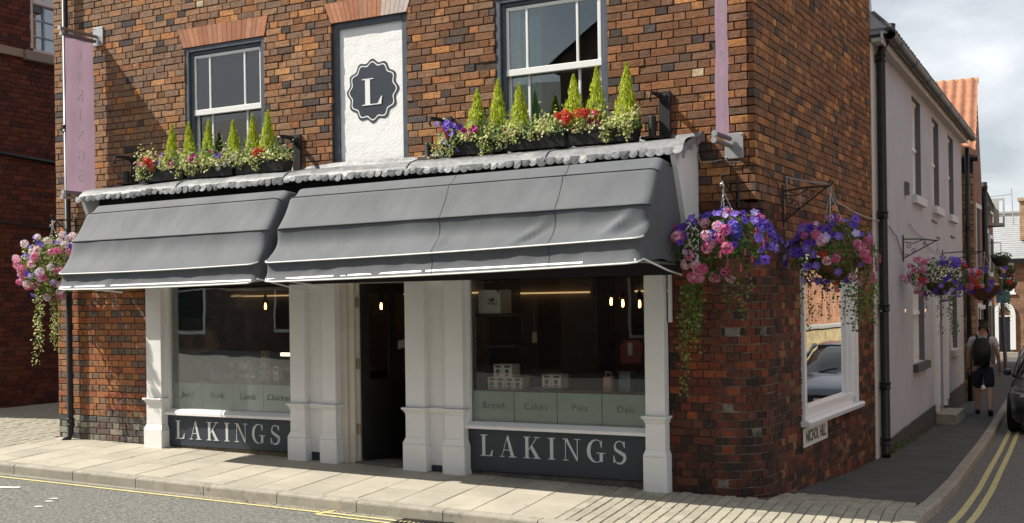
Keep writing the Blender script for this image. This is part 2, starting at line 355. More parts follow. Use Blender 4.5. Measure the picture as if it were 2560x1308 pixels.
M_inwall = mat('interior_wall', (.17, .13, .10), .8, var=.2, vscale=3)
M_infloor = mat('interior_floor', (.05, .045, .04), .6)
M_dkbrick = bricktex('left_building_brick_texture', (.10, .03, .02), (.13, .042, .028), (.16, .13, .11), axis='y')
M_shopbrick = bricktex('shop_upper_brick', (.24, .11, .05), (.13, .07, .04), (.07, .05, .04), axis='x')
M_shopbricky = bricktex('shop_side_upper_brick', (.24, .11, .05), (.13, .07, .04), (.07, .05, .04), axis='y')
M_dist = bricktex('far_brick', (.26, .12, .06), (.18, .085, .045), (.28, .22, .17), axis='x')
M_disty = bricktex('terrace_brick', (.24, .105, .055), (.17, .08, .045), (.22, .18, .14), axis='y')
M_pantile = mat('clay_pantile', (.34, .15, .085), .8, var=.2, vscale=8, rand=.12, bump=.2, bscale=60)
M_slate = mat('roof_slate', (.20, .20, .19), .75, var=.3, vscale=6, rand=.2, tint=((.36, .35, .31), 5, .6))
M_greytile = mat('dark_pantile', (.06, .06, .062), .7, var=.3, vscale=8)
M_stone = mat('rubble_stone', attr=True, rough=.9, var=.3, vscale=14, bump=.8, bscale=30)
M_skin = mat('skin', (.50, .30, .22), .55, var=.06, vscale=9)

# ------------------------------------------------------------------ ground
mb = MB(); mb.add([(-900, -900, -1.6), (900, -900, -1.6), (900, 900, -1.6), (-900, 900, -1.6)], [(0, 1, 2, 3)])
lab(mb.build('ground', mat('earth', (.12, .11, .09), .95, var=.3, vscale=.2)), kind='structure')
# road surface of both streets: one sheet
xs = sorted(set([-60, -40, -30, -22, -18]+[round(-15+.5*i, 2) for i in range(37)]+[4.5, 6, 8, 12, 20, 40, 60])); ys = sorted(set([-60, -40, -25, -16, -13, -10]+[round(-8+.5*i, 2) for i in range(45)]+[15.5, 17, 19, 22, 25, 28, 32, 36, 40, 46, 60, 90]))
mb = MB(); mb.grid([[(x, y, rz(x, y)) for x in xs] for y in ys]); ROAD = lab(mb.build('road', M_asphalt), kind='structure')
# pavement bed (joint sand) and the tarmac pavement of the side street
def sheet(xf, yv, off, n=8):
    return [[(x0+(x1-x0)*i/n, y, gz(x0+(x1-x0)*i/n, y)+off) for i in range(n+1)] for (y, x0, x1) in [(y, *xf(y)) for y in yv]]
mb = MB(); mb.grid(sheet(lambda y: (-16, .25), [-1.56, -1.2, -.8, -.4, 0, .3], -.014, 40))
yv = [round(-1.5+.25*i, 2) for i in range(11)]
def arcx(y):   # outer limit of the corner pavement
    return kx(y)-.1 if y > -.5 else .3+math.sqrt(max(0, (1.0)**2-(min(0, y+.55))**2))
mb.grid(sheet(lambda y: (-.6 if y < .05 else -.4, arcx(y)), yv, -.013, 10))
mb.grid(sheet(lambda y: (-16, -8.6), [.3, 1, 2, 3, 5, 8, 14, 30], -.013, 12))
PAVE = lab(mb.build('pavement', M_joint), kind='structure')
mb = MB(); mb.grid(sheet(lambda y: (-.45-.04*max(0, y-5), kx(y)-.115), [.95, 1.2, 1.7, 2.2, 2.9, 3.6, 4.4, 5.35, 6.5, 8, 9.5, 10.9, 12.5, 14, 17, 20, 25, 30, 36, 38.6], .0, 6))
lab(mb.build('pavement', M_tarmac), kind='structure')
def slab(quad, name, m, parent, h=.05, gap=.004, ch=.004, jig=.0015):
    """one paving stone from its plan outline (4 corners, counter-clockwise), laid on the falling ground"""
    cx = sum(q[0] for q in quad)/4; cy = sum(q[1] for q in quad)/4
    def sh(d):
        o = []
        for (x, y) in quad:
            vx, vy = x-cx, y-cy; ax = max(1e-6, max(abs(q[0]-cx) for q in quad)); ay = max(1e-6, max(abs(q[1]-cy) for q in quad))
            o.append((cx+vx*(1-d/ax), cy+vy*(1-d/ay)))
        return o
    dz = R.uniform(-jig, jig); tx = R.uniform(-jig, jig)*2; ty = R.uniform(-jig, jig)*2
    f = lambda x, y, o: (x, y, gz(x, y)+o+dz+tx*(x-cx)+ty*(y-cy))
    mb = MB(); a = sh(gap); b = sh(gap+ch)
    vs = [f(x, y, 0) for x, y in b]+[f(x, y, -ch) for x, y in a]+[f(x, y, -h) for x, y in a]
    fs = [(0, 1, 2, 3)]+[(i, i+4, (i+1) % 4+4, (i+1) % 4) for i in range(4)]+[(i+4, i+8, (i+1) % 4+8, (i+1) % 4+4) for i in range(4)]
    mb.add(vs, fs)
    return mb if name is None else mb.build(name, m, parent, at=(cx, cy, gz(cx, cy)))
# large flags in front of the shop: rows running out from the wall
x = -8.95; k = 0; sk = -.10
while x < -1.42:
    wd = .40
    cuts = [-1.535, -1.0, -.42, .12] if k % 2 == 0 else [-1.535, -1.3, -.72, -.12, .12]
    for a, b in zip(cuts[:-1], cuts[1:]):
        q = [(x+sk*(a+.8), a), (x+wd+sk*(a+.8), a), (x+wd+sk*(b+.8), b), (x+sk*(b+.8), b)]
        slab(q, 'paving_slab', M_flag, PAVE)
    x += wd; k += 1
XB = x
# small blocks on the corner, stretcher bond, running out from the wall
extra = MB(); n_p = 0
def in_corner(x, y): return x < arcx(y)-.02 and not (x < -.02 and y > -.02) and not (x < .03 and y > -.02)
col_w = .1; x = XB; k = 0
while x < 1.5:
    y = -1.535+(k % 2)*.1-.1
    while y < .98:
        y0, y1 = max(y, -1.535), min(y+.2, .98)
        if y1-y0 > .04 and in_corner(x+.05+sk*((y0+y1)/2+.8), (y0+y1)/2):
            q = [(x+sk*(y0+.8), y0), (x+col_w+sk*(y0+.8), y0), (x+col_w+sk*(y1+.8), y1), (x+sk*(y1+.8), y1)]
            if n_p < 300: slab(q, 'block_paver', M_paver, PAVE, ch=.006, jig=.003); n_p += 1
            else: s_ = slab(q, None, M_paver, PAVE, ch=.006, jig=.003); extra.add(s_.v, s_.f)
        y += .2
    x += col_w; k += 1
# more small blocks west of the shop, in the mouth of the yard
x = -13.4
while x < -9.0:
    y = -1.535+(k % 2)*.1-.1
    while y < 2.6:
        y0, y1 = max(y, -1.535), y+.2
        if not (x+.1 > -9.06 and y1 > -.02): 
            s_ = slab([(x, y0), (x+.1, y0), (x+.1, y1), (x, y1)], None, M_paver, PAVE, ch=.006, jig=.003); extra.add(s_.v, s_.f)
        y += .2
    x += .1; k += 1
extra.build('block_paving', M_paver, PAVE, kind='stuff')
# kerb stones along both streets and round the corner
path = []
xk = -16.0
def kpt(s):     # kerb outer edge by arc length from X=-16
    L1 = 16.3; R1 = 1.1; L2 = R1*math.pi/2*.965
    if s < L1: return (-16+s, -1.65), (0, -1)
    if s < L1+L2:
        t = (s-L1)/R1; return (.3+R1*math.sin(t), -.55-R1*math.cos(t)), (math.sin(t), -math.cos(t))
    y = -.5+(s-L1-L2); return (kx(y), y), (.9985, .054)
s = 0
KERB = lab(MB().add([(-16, -1.6, -.6), (.3, -1.6, -.6), (.3, -1.55, -.6), (-16, -1.55, -.6)], [(0, 1, 2, 3)]).build('kerb', M_kerb), kind='structure')
kk = 0
while s < 53:
    ln = .914 if not 16.2 < s < 18.2 else .46
    mbk = MB(); rows = []
    n = 4
    prof = [(0.0, -.34), (0.0, -.022), (.006, -.008), (.022, 0), (.123, .002), (.123, -.2)]
    for i in range(n+1):
        g_ = .005 if i in (0, n) else 0
        (px, py), (nx, ny) = kpt(s+ln*i/n+(g_ if i == 0 else -g_ if i == n else 0)); h = gz(px-.05*nx, py-.05*ny)
        rows.append([(px-nx*d, py-ny*d, h+z+.001) for d, z in prof])
    mbk.grid(rows); m_ = len(prof)
    mbk.add(rows[0], [tuple(range(m_))[::-1]]); mbk.add(rows[-1], [tuple(range(m_))])
    (px, py), _ = kpt(s+ln/2)
    mbk.build('kerb_stone', M_kerb, KERB, at=(px, py, gz(px, py)))
    s += ln; kk += 1
# road markings and the gully: thin sheets just above the asphalt
def strip(pts, wd, m, name):
    mb = MB(); rows = []
    for i, (x, y) in enumerate(pts):
        a = pts[max(i-1, 0)]; b = pts[min(i+1, len(pts)-1)]; dx, dy = b[0]-a[0], b[1]-a[1]; l = math.hypot(dx, dy); nx, ny = -dy/l*wd/2, dx/l*wd/2
        rows.append([(x+nx, y+ny, rz(x+nx, y+ny)+.006), (x-nx, y-ny, rz(x-nx, y-ny)+.006)])
    mb.grid(rows); return mb.build(name, m, ROAD)
seg = lambda a, b, n=24: [(a[0]+(b[0]-a[0])*i/n, a[1]+(b[1]-a[1])*i/n) for i in range(n+1)]
strip(seg((-15, -1.97), (-3.50, -1.80), 60), .05, M_yellow, 'yellow_line')
strip([(-3.43, -1.66), (-3.47, -1.90)], .06, M_yellow, 'yellow_line')
strip(seg((-3.43, -1.79), (1.0, -1.78)), .045, M_yellow, 'yellow_line'); strip(seg((-3.44, -1.90), (1.2, -1.95)), .045, M_yellow, 'yellow_line')
strip(seg((kx(-.4)+.20, -.4), (kx(38)+.16, 38), 80), .065, M_yellow, 'yellow_line'); strip(seg((kx(-.4)+.335, -.4), (kx(38)+.30, 38), 80), .065, M_yellow, 'yellow_line')
strip(seg((-7.35, -2.44), (-6.93, -2.24), 3), .09, M_whitep, 'white_line')
for (x, y) in ((-6.14, -2.53), (-6.05, -2.66), (-5.9, -2.9)): strip([(x, y), (x+.07, y+.03)], .05, M_whitep, 'white_line')
for (a, b) in (((1.9, 3.2), (2.6, 3.35)), ((1.85, 6.8), (2.4, 6.9)), ((1.75, 5.0), (2.3, 5.05))): strip([a, b], .07, M_whitep, 'white_line')
# concrete channel along the kerb
def channel(pts, wd, m, name, dz):
    mb = MB(); mb.grid([[(x, y-wd, rz(x, y-wd)+dz), (x, y, rz(x, y)+dz)] for x, y in pts]); return mb.build(name, m, ROAD)
channel(seg((-15, -1.655), (.3, -1.655), 60), .10, mat('gutter_grit', (.27, .25, .205), .95, var=.35, vscale=22, bump=.6, bscale=120, tint=((.12, .11, .09), 12, .55)), 'gutter', .003)
gy = thing('drain_grate', 'cast iron slotted drain grate in the gutter beside the kerb', 'drain', (-2.42, -1.74, rz(-2.42, -1.74)))
mb = MB(); x0, x1, y0, y1 = -2.67, -2.17, -1.90, -1.665; z = rz(-2.42, -1.74)+.005
mb.box(x0, x1, y0, y0+.03, z-.03, z+.008).box(x0, x1, y1-.03, y1, z-.03, z+.008).box(x0, x0+.03, y0, y1, z-.03, z+.008).box(x1-.03, x1, y0, y1, z-.03, z+.008)
mb.build('frame', M_iron, gy)
for i in range(9): MB().box(x0+.05+.046*i, x0+.05+.046*i+.022, y0+.03, y1-.03, z-.025, z+.006).build('bar', M_iron, gy)
MB().box(x0+.03, x1-.03, y0+.03, y1-.03, z-.06, z+.001-.03).build('pit', M_dark, gy)
# litter: dry leaves and grit gathered along the gutter and the foot of the walls
mb = MB()
for i in range(330):
    if i < 200: x, y = R.uniform(-5, -1.5), -1.665-abs(R.gauss(0, .05)); z = rz(x, y)+.006
    elif i < 270: x, y = R.uniform(-7, -.8), -.05-abs(R.gauss(0, .05)); z = gz(x, y)+.004
    else: y = R.uniform(5.5, 16); x = -.033*(y-5.4)+.03+abs(R.gauss(0, .08)); z = gz(x, y)+.005
    a = R.uniform(0, 6.3); l = R.uniform(.004, .016); c = R.choice([(.3, .2, .1), (.45, .36, .22), (.2, .13, .06), (.55, .5, .42)])
    mb.add([(x+l*math.cos(a+k), y+l*math.sin(a+k), z+R.uniform(0, .006)) for k in (0, 1.7, 3.1, 4.6)], [(0, 1, 2, 3)], 0, c)
mb.build('litter', M_leaf, kind='stuff')
# ------------------------------------------------------------------ the brick shop
SHOP = thing('brick_shop', 'old brown brick corner shop with white shopfront under dark awnings', 'shop building', (-4.5, 0, .06))
H1 = 2.62                                    # below this the street corner is rounded
def wallpt(s, out, z):
    r_ = .42 if z < H1-.155 else .28 if z < H1-.078 else .14 if z < H1 else 0.0
    e = r_*(math.pi/2-1)
    if s <= -r_: return (s, -out, z)
    if s < e:
        t = (s+r_)/r_; return (-r_+(r_+out)*math.sin(t), r_-(r_+out)*math.cos(t), z)
    return (out, r_+s-e, z)
def side_s(Y, z): r_ = .42 if z < H1 else 0; return Y-r_+r_*(math.pi/2-1) if z < H1 else Y
F_HOLES = [(-6.81, -5.615, 3.2, 4.787), (-4.675, -3.70, 3.2, 4.80), (-2.635, -1.415, 3.2, 4.787), (-7.40, -.84, -1, 3.24)]
S_WIN = (1.47, 3.93, .50, 2.2)
s_off = .42-.42*(math.pi/2-1)
S_HOLES = [(S_WIN[0]-s_off, S_WIN[1]-s_off, S_WIN[2], S_WIN[3])]
C_ = lambda *c: c
BROWN = [C_(.21, .092, .040), C_(.25, .110, .046), C_(.17, .078, .036), C_(.29, .125, .05), C_(.23, .112, .054), C_(.20, .10, .056)]
DUSTY = [C_(.27, .15, .082), C_(.30, .165, .085), C_(.24, .14, .085), C_(.33, .17, .08), C_(.22, .13, .08)]
ORANGE = [C_(.42, .185, .062), C_(.46, .22, .085), C_(.38, .16, .058)]
DARK = [C_(.085, .060, .050), C_(.10, .075, .066), C_(.11, .068, .044), C_(.065, .05, .046)]
RED = [C_(.135, .034, .018), C_(.16, .040, .020), C_(.10, .030, .019), C_(.21, .055, .021), C_(.115, .042, .025)]
DKRED = [C_(.075, .028, .018), C_(.05, .024, .018), C_(.10, .035, .02), C_(.035, .022, .018)]
def jit(c, a=.16):
    k = 1+R.uniform(-a, a); h = R.uniform(-.05, .05); return (max(.01, c[0]*k*(1+h)), max(.01, c[1]*k), max(.008, c[2]*k*(1-h)))
def brick_col(s, z, hdr):
    q = R.random(); n = mnoise.noise(Vector((s*.9, z*.9, 3.3)))
    if s > .05 and z >= H1:                                    # high side wall: brown to orange with dark patches
        return jit(R.choice(DARK) if q < .06+.30*max(0, n) else R.choice(ORANGE) if q > .86 else R.choice(BROWN))
    if z < H1 and s > -1:                                      # low corner and low side wall: red, blackened towards the foot
        foot = min(1, max(0, .95-z)/.75)
        if s > .6: return jit(R.choice(DKRED) if q < .30+.35*foot+.3*n else R.choice(RED) if q < .8 else R.choice(BROWN))
        return jit(R.choice(DKRED) if q < .42+.56*foot+.5*n else R.choice(RED))
    if z < H1:                                                 # low western end: alternate orange and purple-brown courses
        if z < .42: return jit(R.choice([C_(.13, .11, .095), C_(.22, .20, .16), C_(.16, .10, .08), C_(.30, .28, .22), C_(.085, .08, .08)]))
        return jit(R.choice([C_(.36, .13, .05), C_(.31, .115, .05), C_(.34, .15, .075), C_(.27, .09, .045)]) if not hdr else R.choice([C_(.19, .13, .09), C_(.15, .11, .09), C_(.24, .12, .06), C_(.36, .16, .06)]))
    f = min(1, max(0, (s+8)/6.5))                              # first floor, paler and dustier towards the west
    if R.random() > f: return jit(R.choice(DARK) if q < .05 else R.choice(ORANGE) if q > .90 else R.choice(DUSTY))
    return jit(R.choice(DARK) if q < (.10 if hdr else .05)+.28*max(0, n) else R.choice(ORANGE) if q > .91 else R.choice(BROWN))
def brick_geo(mb, s0, s1, z0, z1, pr, col, depth=.03):
    ch = .004; zm = (z0+z1)/2
    P = lambda s, o, z: wallpt(s, o, zm) [:2]+(z,)
    j = lambda: R.uniform(-.0022, .0022)
    s0 += j(); s1 += j(); t0, t1 = z0+j(), z1+j(); o = [pr+R.uniform(-.002, .002) for _ in range(4)]
    vs = [P(s0+ch, o[0], t0+ch), P(s1-ch, o[1], t0+ch), P(s1-ch, o[2], t1-ch), P(s0+ch, o[3], t1-ch),
          P(s0, pr-ch, t0), P(s1, pr-ch, t0), P(s1, pr-ch, t1), P(s0, pr-ch, t1), P(s0, -depth, t0), P(s1, -depth, t0), P(s1, -depth, t1), P(s0, -depth, t1)]
    mb.add(vs, [(0, 1, 2, 3), (4, 5, 1, 0), (5, 6, 2, 1), (6, 7, 3, 2), (7, 4, 0, 3), (8, 9, 5, 4), (9, 10, 6, 5), (10, 11, 7, 6), (11, 8, 4, 7)], 0, col)
flag = True
bricks = []      # (s0, s1, z0, z1, proud, colour)
CH = .0762; JT = .0045
def clip(s0, s1, z0, z1, holes):
    out = [(s0, s1, z0, z1)]
    for h in holes:
        nx = []
        for (a, b, c, d) in out:
            if b <= h[0] or a >= h[1] or d <= h[2] or c >= h[3]: nx.append((a, b, c, d)); continue
            if a < h[0]-.02: nx.append((a, h[0], c, d))
            if b > h[1]+.02: nx.append((h[1], b, c, d))
            lo, hi = max(a, h[0]), min(b, h[1])
            if d > h[3]+.02: nx.append((lo, hi, h[3], d))
            if c < h[2]-.02: nx.append((lo, hi, c, h[2]))
        out = nx
    return out
ZTOP = 5.95
arch_holes = []
row = 0; z = -.56
while z < ZTOP:
    low = z+CH/2 < H1
    s = -9.03; end = side_s(5.02, z+CH/2)
    if row % 2 and not (low and s < -7): s -= .1725
    if row % 2 and low: s -= .0575
    while s < end:
        zone_arc = low and -.98 < s < .62
        zone_west = low and s < -7.3
        if zone_arc: w_ = .112 if R.random() < .93 else .225
        elif zone_west: w_ = .1125 if row % 2 else .225
        else:
            w_ = .2275 if flag else .1175
            flag = not flag
        a, b = max(s, -9.03), min(s+w_, end)
        s += w_
        if b-a < .03: continue
        hdr = w_ < .15
        c = brick_col((a+b)/2, z, hdr); pr = R.gauss(0, .0022)
        if z > 3.2 and a < 0 and R.random() < .012: pr = -.022; c = jit(R.choice([C_(.10, .06, .035), C_(.45, .24, .09)]))
        if z > 3.2 and a < 0 and R.random() < .004: c = jit(C_(.52, .43, .27), .1)
        holes = F_HOLES if b < -.5 else S_HOLES if a > .3 else []
        if not low and a < 0 < b:                     # a squared corner above: a brick shows one face on each side
            if a < -.03: bricks.append((a+JT, 0, z+JT, z+CH-JT, pr, c))
            if b > .03: bricks.append((0, b-JT, z+JT, z+CH-JT, pr, c))
            continue
        for (p, q, r0, r1) in clip(a+JT, b-JT, z+JT, z+CH-JT, holes): bricks.append((p, q, r0, r1, pr, c))
    z += CH; row += 1
# gauged flat arches over the first-floor openings are made of their own tapering bricks
ARCH = [(-6.83, -5.60, -6.915, -5.545, 4.787, 5.012, 18), (-4.67, -3.69, -4.76, -3.61, 4.80, 5.025, 18), (-2.65, -1.40, -2.735, -1.315, 4.787, 5.012, 18)]
kept = []
for b in bricks:
    xm = (b[0]+b[1])/2; zm = (b[2]+b[3])/2; dead = False; nb = b
    for (b0, b1, t0, t1, zb, zt, n) in ARCH:
        if zb-.03 < zm < zt+.01:
            f = min(1, max(0, (zm-zb)/(zt-zb))); l, r_ = b0+(t0-b0)*f, b1+(t1-b1)*f
            if l < xm < r_: 
                if nb[0] < l-.03: nb = (nb[0], l-.006, *nb[2:])
                elif nb[1] > r_+.03: nb = (r_+.006, *nb[1:])
                else: dead = True
            elif nb[0] < l < nb[1]: nb = (nb[0], l-.006, *nb[2:])
            elif nb[0] < r_ < nb[1]: nb = (r_+.006, *nb[1:])
    if not dead and nb[1]-nb[0] > .015: kept.append(nb)
bricks = kept
def look(b):
    x, y, zz = wallpt((b[0]+b[1])/2, 0, (b[2]+b[3])/2); d = Vector((x-CX, y-CY, zz-CZ)); n = Vector((0, -1, 0)) if b[1] < -.2 else Vector((1, 0, 0)) if b[0] > .4 else Vector((.7, -.7, 0))
    dd = d.length; c = max(0, -(d.normalized().dot(n)))
    depth = d.dot(fwd); px = d.dot(rgt)/depth*2897; py = d.z/depth*2897
    if abs(px) > 1290 or py > 770 or py < -560: return 0
    if -8 < x < -.5 and y < .1 and 1.9 < zz < 3.25: return 0
    if -7.2 < x < -.95 and y < .1 and zz < 3.42: return 0
    return (b[1]-b[0])*(b[3]-b[2])*c/dd/dd
rank = sorted(range(len(bricks)), key=lambda i: -look(bricks[i])); top = set(rank[:300])
rest = MB()
for i, b in enumerate(bricks):
    if i in top:
        mb = MB(); brick_geo(mb, *b); mb.build('brick', M_brick, SHOP, at=wallpt((b[0]+b[1])/2, 0, (b[2]+b[3])/2))
    else: brick_geo(rest, *b)
rest.build('brickwork', M_brick, SHOP, kind='stuff')
for (b0, b1, t0, t1, zb, zt, n) in ARCH:
    for i in range(n):
        g = .0022; f0, f1 = i/n, (i+1)/n
        q = [(b0+(b1-b0)*f0+g, zb+.002), (b0+(b1-b0)*f1-g, zb+.002), (t0+(t1-t0)*f1-g, zt-.004), (t0+(t1-t0)*f0+g, zt-.004)]
        c = jit(R.choice([C_(.42, .185, .10), C_(.38, .155, .085), C_(.45, .21, .12)]), .10)
        if b0 < -4 and b0 > -5 and i >= n-6: c = jit(C_(.55, .45, .40), .08)
        mb = MB(); mb.prism(q, .003+R.uniform(-.0015, .0015), -.05, lambda u, v, d: (u, -d, v), 0, c)
        mb.build('arch_brick', M_arch, SHOP, at=((q[0][0]+q[1][0])/2, 0, (zb+zt)/2))
# the wall itself (mortar bed), with its openings, and the hidden upper wall, roof and rear
mb = MB(); G_ = .011
holes_wall(mb, -9.03, -.42, -.6, H1, F_HOLES, lambda u, z, d: (u, G_+d, z), .24, 0)
holes_wall(mb, -9.03, 0-G_, H1, ZTOP+.02, F_HOLES, lambda u, z, d: (u, G_+d, z), .24, 0)
mb.build('front_wall', M_mortar, SHOP)
mb = MB(); n = 12
mb.grid([[(*wallpt(-.42+.42*math.pi/2*i/n, -G_, 0)[:2], z) for z in (-.6, H1)] for i in range(n+1)][::-1])
holes_wall(mb, .42, 5.03, -.6, H1, [S_WIN], lambda u, z, d: (-G_-d, u, z), .24, 0)
mb.build('corner_wall', M_mortar2, SHOP)
mb = MB(); holes_wall(mb, G_, 5.03, H1, ZTOP+.02, [], lambda u, z, d: (-G_-d, u, z), .24, 0)
mb.add([(0-G_, G_, H1), (-.45, G_, H1), (-G_, .45, H1)], [(0, 1, 2)])
mb.build('side_wall', M_mortar, SHOP)
MB().box(-9.03, 0, 0, .25, ZTOP+.02, 7.5).build('upper_front_wall', M_shopbrick, SHOP)
mb = MB(); mb.box(-.25, 0, .25, 5.03, ZTOP+.02, 7.5); mb.box(-9.03, -8.78, .25, 5.03, -.3, 7.5); mb.box(-8.78, -.25, 4.8, 5.03, -.3, 7.5)
mb.build('rear_wall', M_shopbricky, SHOP)
mb = MB(); mb.prism([(-.18, 7.45), (5.2, 7.45), (5.2, 7.55), (2.5, 9.3), (-.18, 7.55)], -9.05, .03, lambda u, v, d: (d, u, v)); mb.build('roof', M_greytile, SHOP)
# --- first-floor sash windows
def sash_window(x0, x1, z0, z1, bars, rail, sx0, sx1, sz1, curtain):
    at = ((x0+x1)/2, .05, (z0+z1)/2)
    W = MB()
    y0 = .012
    W.box(x0, x0+.055, y0, .16, z0, z1, b=.006).box(x1-.05, x1, y0, .16, z0, z1, b=.006).box(x0+.055, x1-.05, y0, .16, z1-.055, z1, b=.006)
    W.box(x0+.055, x0+.10, y0+.028, .16, z0, z1-.055, b=.005).box(x1-.085, x1-.05, y0+.028, .16, z0, z1-.055, b=.005).box(x0+.10, x1-.085, y0+.028, .16, z1-.09, z1-.055, b=.005)
    o = W.build('sash_window', M_frame_blue, SHOP, at=at)
    mb = MB()                                                    # upper sash in front, lower sash behind
    ys = (.055, .085); yl = (.092, .122)
    a, b = sx0, sx1
    mb.box(a, a+.035, *ys, rail[0], sz1, b=.003).box(b-.035, b, *ys, rail[0], sz1, b=.003).box(a+.035, b-.035, *ys, sz1-.035, sz1, b=.003).box(a-.01, b+.01, ys[0]-.008, ys[1], rail[0], rail[1], b=.004)
    mb.build('upper_sash', M_whiteg, o)
    mb = MB(); mb.box(a, a+.04, *yl, z0, rail[1], b=.003).box(b-.04, b, *yl, z0, rail[1], b=.003).box(a+.04, b-.04, *yl, z0, z0+.07, b=.003).box(a+.04, b-.04, *yl, rail[1]-.035, rail[1]-.002, b=.003)
    mb.build('lower_sash', M_whiteg, o)
    for q in bars:
        MB().box(q-.012, q+.012, *ys, rail[1], sz1-.035, b=.003).build('glazing_bar', M_whiteg, o); MB().box(q-.012, q+.012, *yl, z0+.07, rail[1]-.035, b=.003).build('glazing_bar', M_whiteg, o)
    e = [a+.035]+[v for q in bars for v in (q-.012, q+.012)]+[b-.035]
    for i in range(0, 6, 2):
        MB().box(e[i], e[i+1], .070, .073, rail[1], sz1-.035).build('pane', M_glass_up, o); MB().box(e[i], e[i+1], .106, .109, z0+.07, rail[1]-.035).build('pane', M_glass_up, o)
    # the dim room behind
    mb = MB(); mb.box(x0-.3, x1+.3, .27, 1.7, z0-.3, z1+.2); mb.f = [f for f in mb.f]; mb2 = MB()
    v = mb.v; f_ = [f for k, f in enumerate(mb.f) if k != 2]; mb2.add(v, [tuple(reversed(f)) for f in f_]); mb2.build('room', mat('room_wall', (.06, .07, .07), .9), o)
    return o
w1 = sash_window(-6.81, -5.615, 3.24, 4.787, (-6.47, -5.945), (3.99, 4.055), -6.72, -5.69, 4.69, 1)
w2 = sash_window(-2.635, -1.415, 3.24, 4.787, (-2.305, -1.755), (4.005, 4.07), -2.545, -1.505, 4.69, 2)
# teal curtains and blind in the western window, pale curtain edge in the other
M_teal = mat('teal_curtain', (.14, .56, .49), .85, var=.12, vscale=5); M_paleblind = mat('pale_blind', (.55, .60, .58), .8); M_tealpale = mat('pale_teal_curtain', (.22, .42, .38), .85)
def drape(x0, x1, y, z0, z1, m, n, amp, name, parent):
    rows = []
    for zz in (z0, z1): rows.append([(x0+(x1-x0)*i/n, y+amp*math.sin(i*1.25)+amp*.4*math.sin(i*.53), zz) for i in range(n+1)])
    mb = MB(); mb.grid(rows); return mb.build(name, m, parent, smooth=True)
drape(-6.58, -5.62, .150, 3.25, 4.60, M_teal, 40, .016, 'curtain', w1); drape(-6.10, -5.92, .138, 3.25, 4.52, M_tealpale, 12, .012, 'curtain', w1)
mb = MB(); mb.box(-6.75, -5.65, .16, .19, 4.60, 4.69); mb.build('blind_head', M_paleblind, w1)
mb = MB(); mb.box(-6.75, -6.57, .135, .14, 3.3, 4.60); mb.build('blind', M_paleblind, w1)
for i in range(13): MB().box(-6.56+.068*i, -6.505+.068*i, .132, .135, 4.575-.01*(i % 2), 4.61).build('blind_slat', M_paleblind, w1)
drape(-2.60, -2.42, .145, 3.25, 4.65, mat('net_curtain', (.62, .66, .66), .9), 10, .012, 'curtain', w2); drape(-2.42, -2.22, .155, 3.25, 4.6, M_teal, 12, .014, 'curtain', w2)
MB().tube([(-2.20, .15, 3.72), (-2.20, .15, 4.65)], .006).build('blind_cord', M_paleblind, w2)
# --- the walled-up window, painted white, with its round monogram
panel = MB(); rows = []
for j in range(41):
    zz = 3.23+(4.735-3.23)*j/40
    rows.append([(-4.60+.83*i/24, .0615+.002*mnoise.noise(Vector((i*.35, j*.35, 1)))+.0015*mnoise.noise(Vector((i*.1, j*.9, 7))), zz) for i in range(25)])
panel.grid(rows)
panel = panel.build('painted_panel', mat('white_masonry_paint', (.83, .83, .82), .6, bump=.35, bscale=35, tint=((.6, .58, .53), 9, .73)), SHOP, smooth=True, at=(-4.18, .06, 4))
mb = MB(); mb.box(-4.675, -4.60, .035, .16, 3.2, 4.80, b=.004).box(-3.775, -3.70, .035, .16, 3.2, 4.80, b=.004).box(-4.60, -3.775, .03, .16, 4.735, 4.80, b=.004); mb.build('border', M_frame_blue, panel)
mb = MB(); fp = lambda u, v, d: (u, .0585-d, v); bc = (-4.172, 4.032); 
mb.prism([(bc[0]+(.325+.018*math.cos(12*t))*math.sin(t)*.99, bc[1]+(.325+.018*math.cos(12*t))*math.cos(t)) for t in [2*math.pi*i/96 for i in range(96)]], 0, .002, fp); mb.build('badge', M_slate_paint, panel)
mb = MB(); n = 96; rr = lambda t, r_: (bc[0]+(r_+.017*math.cos(12*t))*math.sin(t)*.99, bc[1]+(r_+.017*math.cos(12*t))*math.cos(t))
for i in range(n):
    t0, t1 = 2*math.pi*i/n, 2*math.pi*(i+1)/n; mb.prism([rr(t0, .287), rr(t0, .300), rr(t1, .300), rr(t1, .287)], .002, .004, fp)
mb.build('badge_ring', M_lettwhite, panel)
mb, wd = letter_mb('L', -4.305, 3.882, .285, lambda u, v, d: (u, .0555-d, v), 1.35); mb.build('letter', M_lettwhite, panel)
# --- shopfront: fascia box with lead roof
mb = MB()
mb.box(-7.86, -.58, -.36, -.33, 1.98, 3.06).box(-7.86, -.58, -.36, .0, 2.095, 2.13); mb.build('fascia', M_dark, SHOP)
cheek = [(-.595, 3.04), (-.34, 2.43), (-.27, 2.1), (-.02, 2.1), (-.0, 3.17), (-.43, 3.15)]
for xa in (-.58, -7.90):
    mb = MB(); mb.prism(cheek, xa, xa+.05, lambda u, v, d: (d, u, v)); mb.build('fascia_cheek', M_white, SHOP)
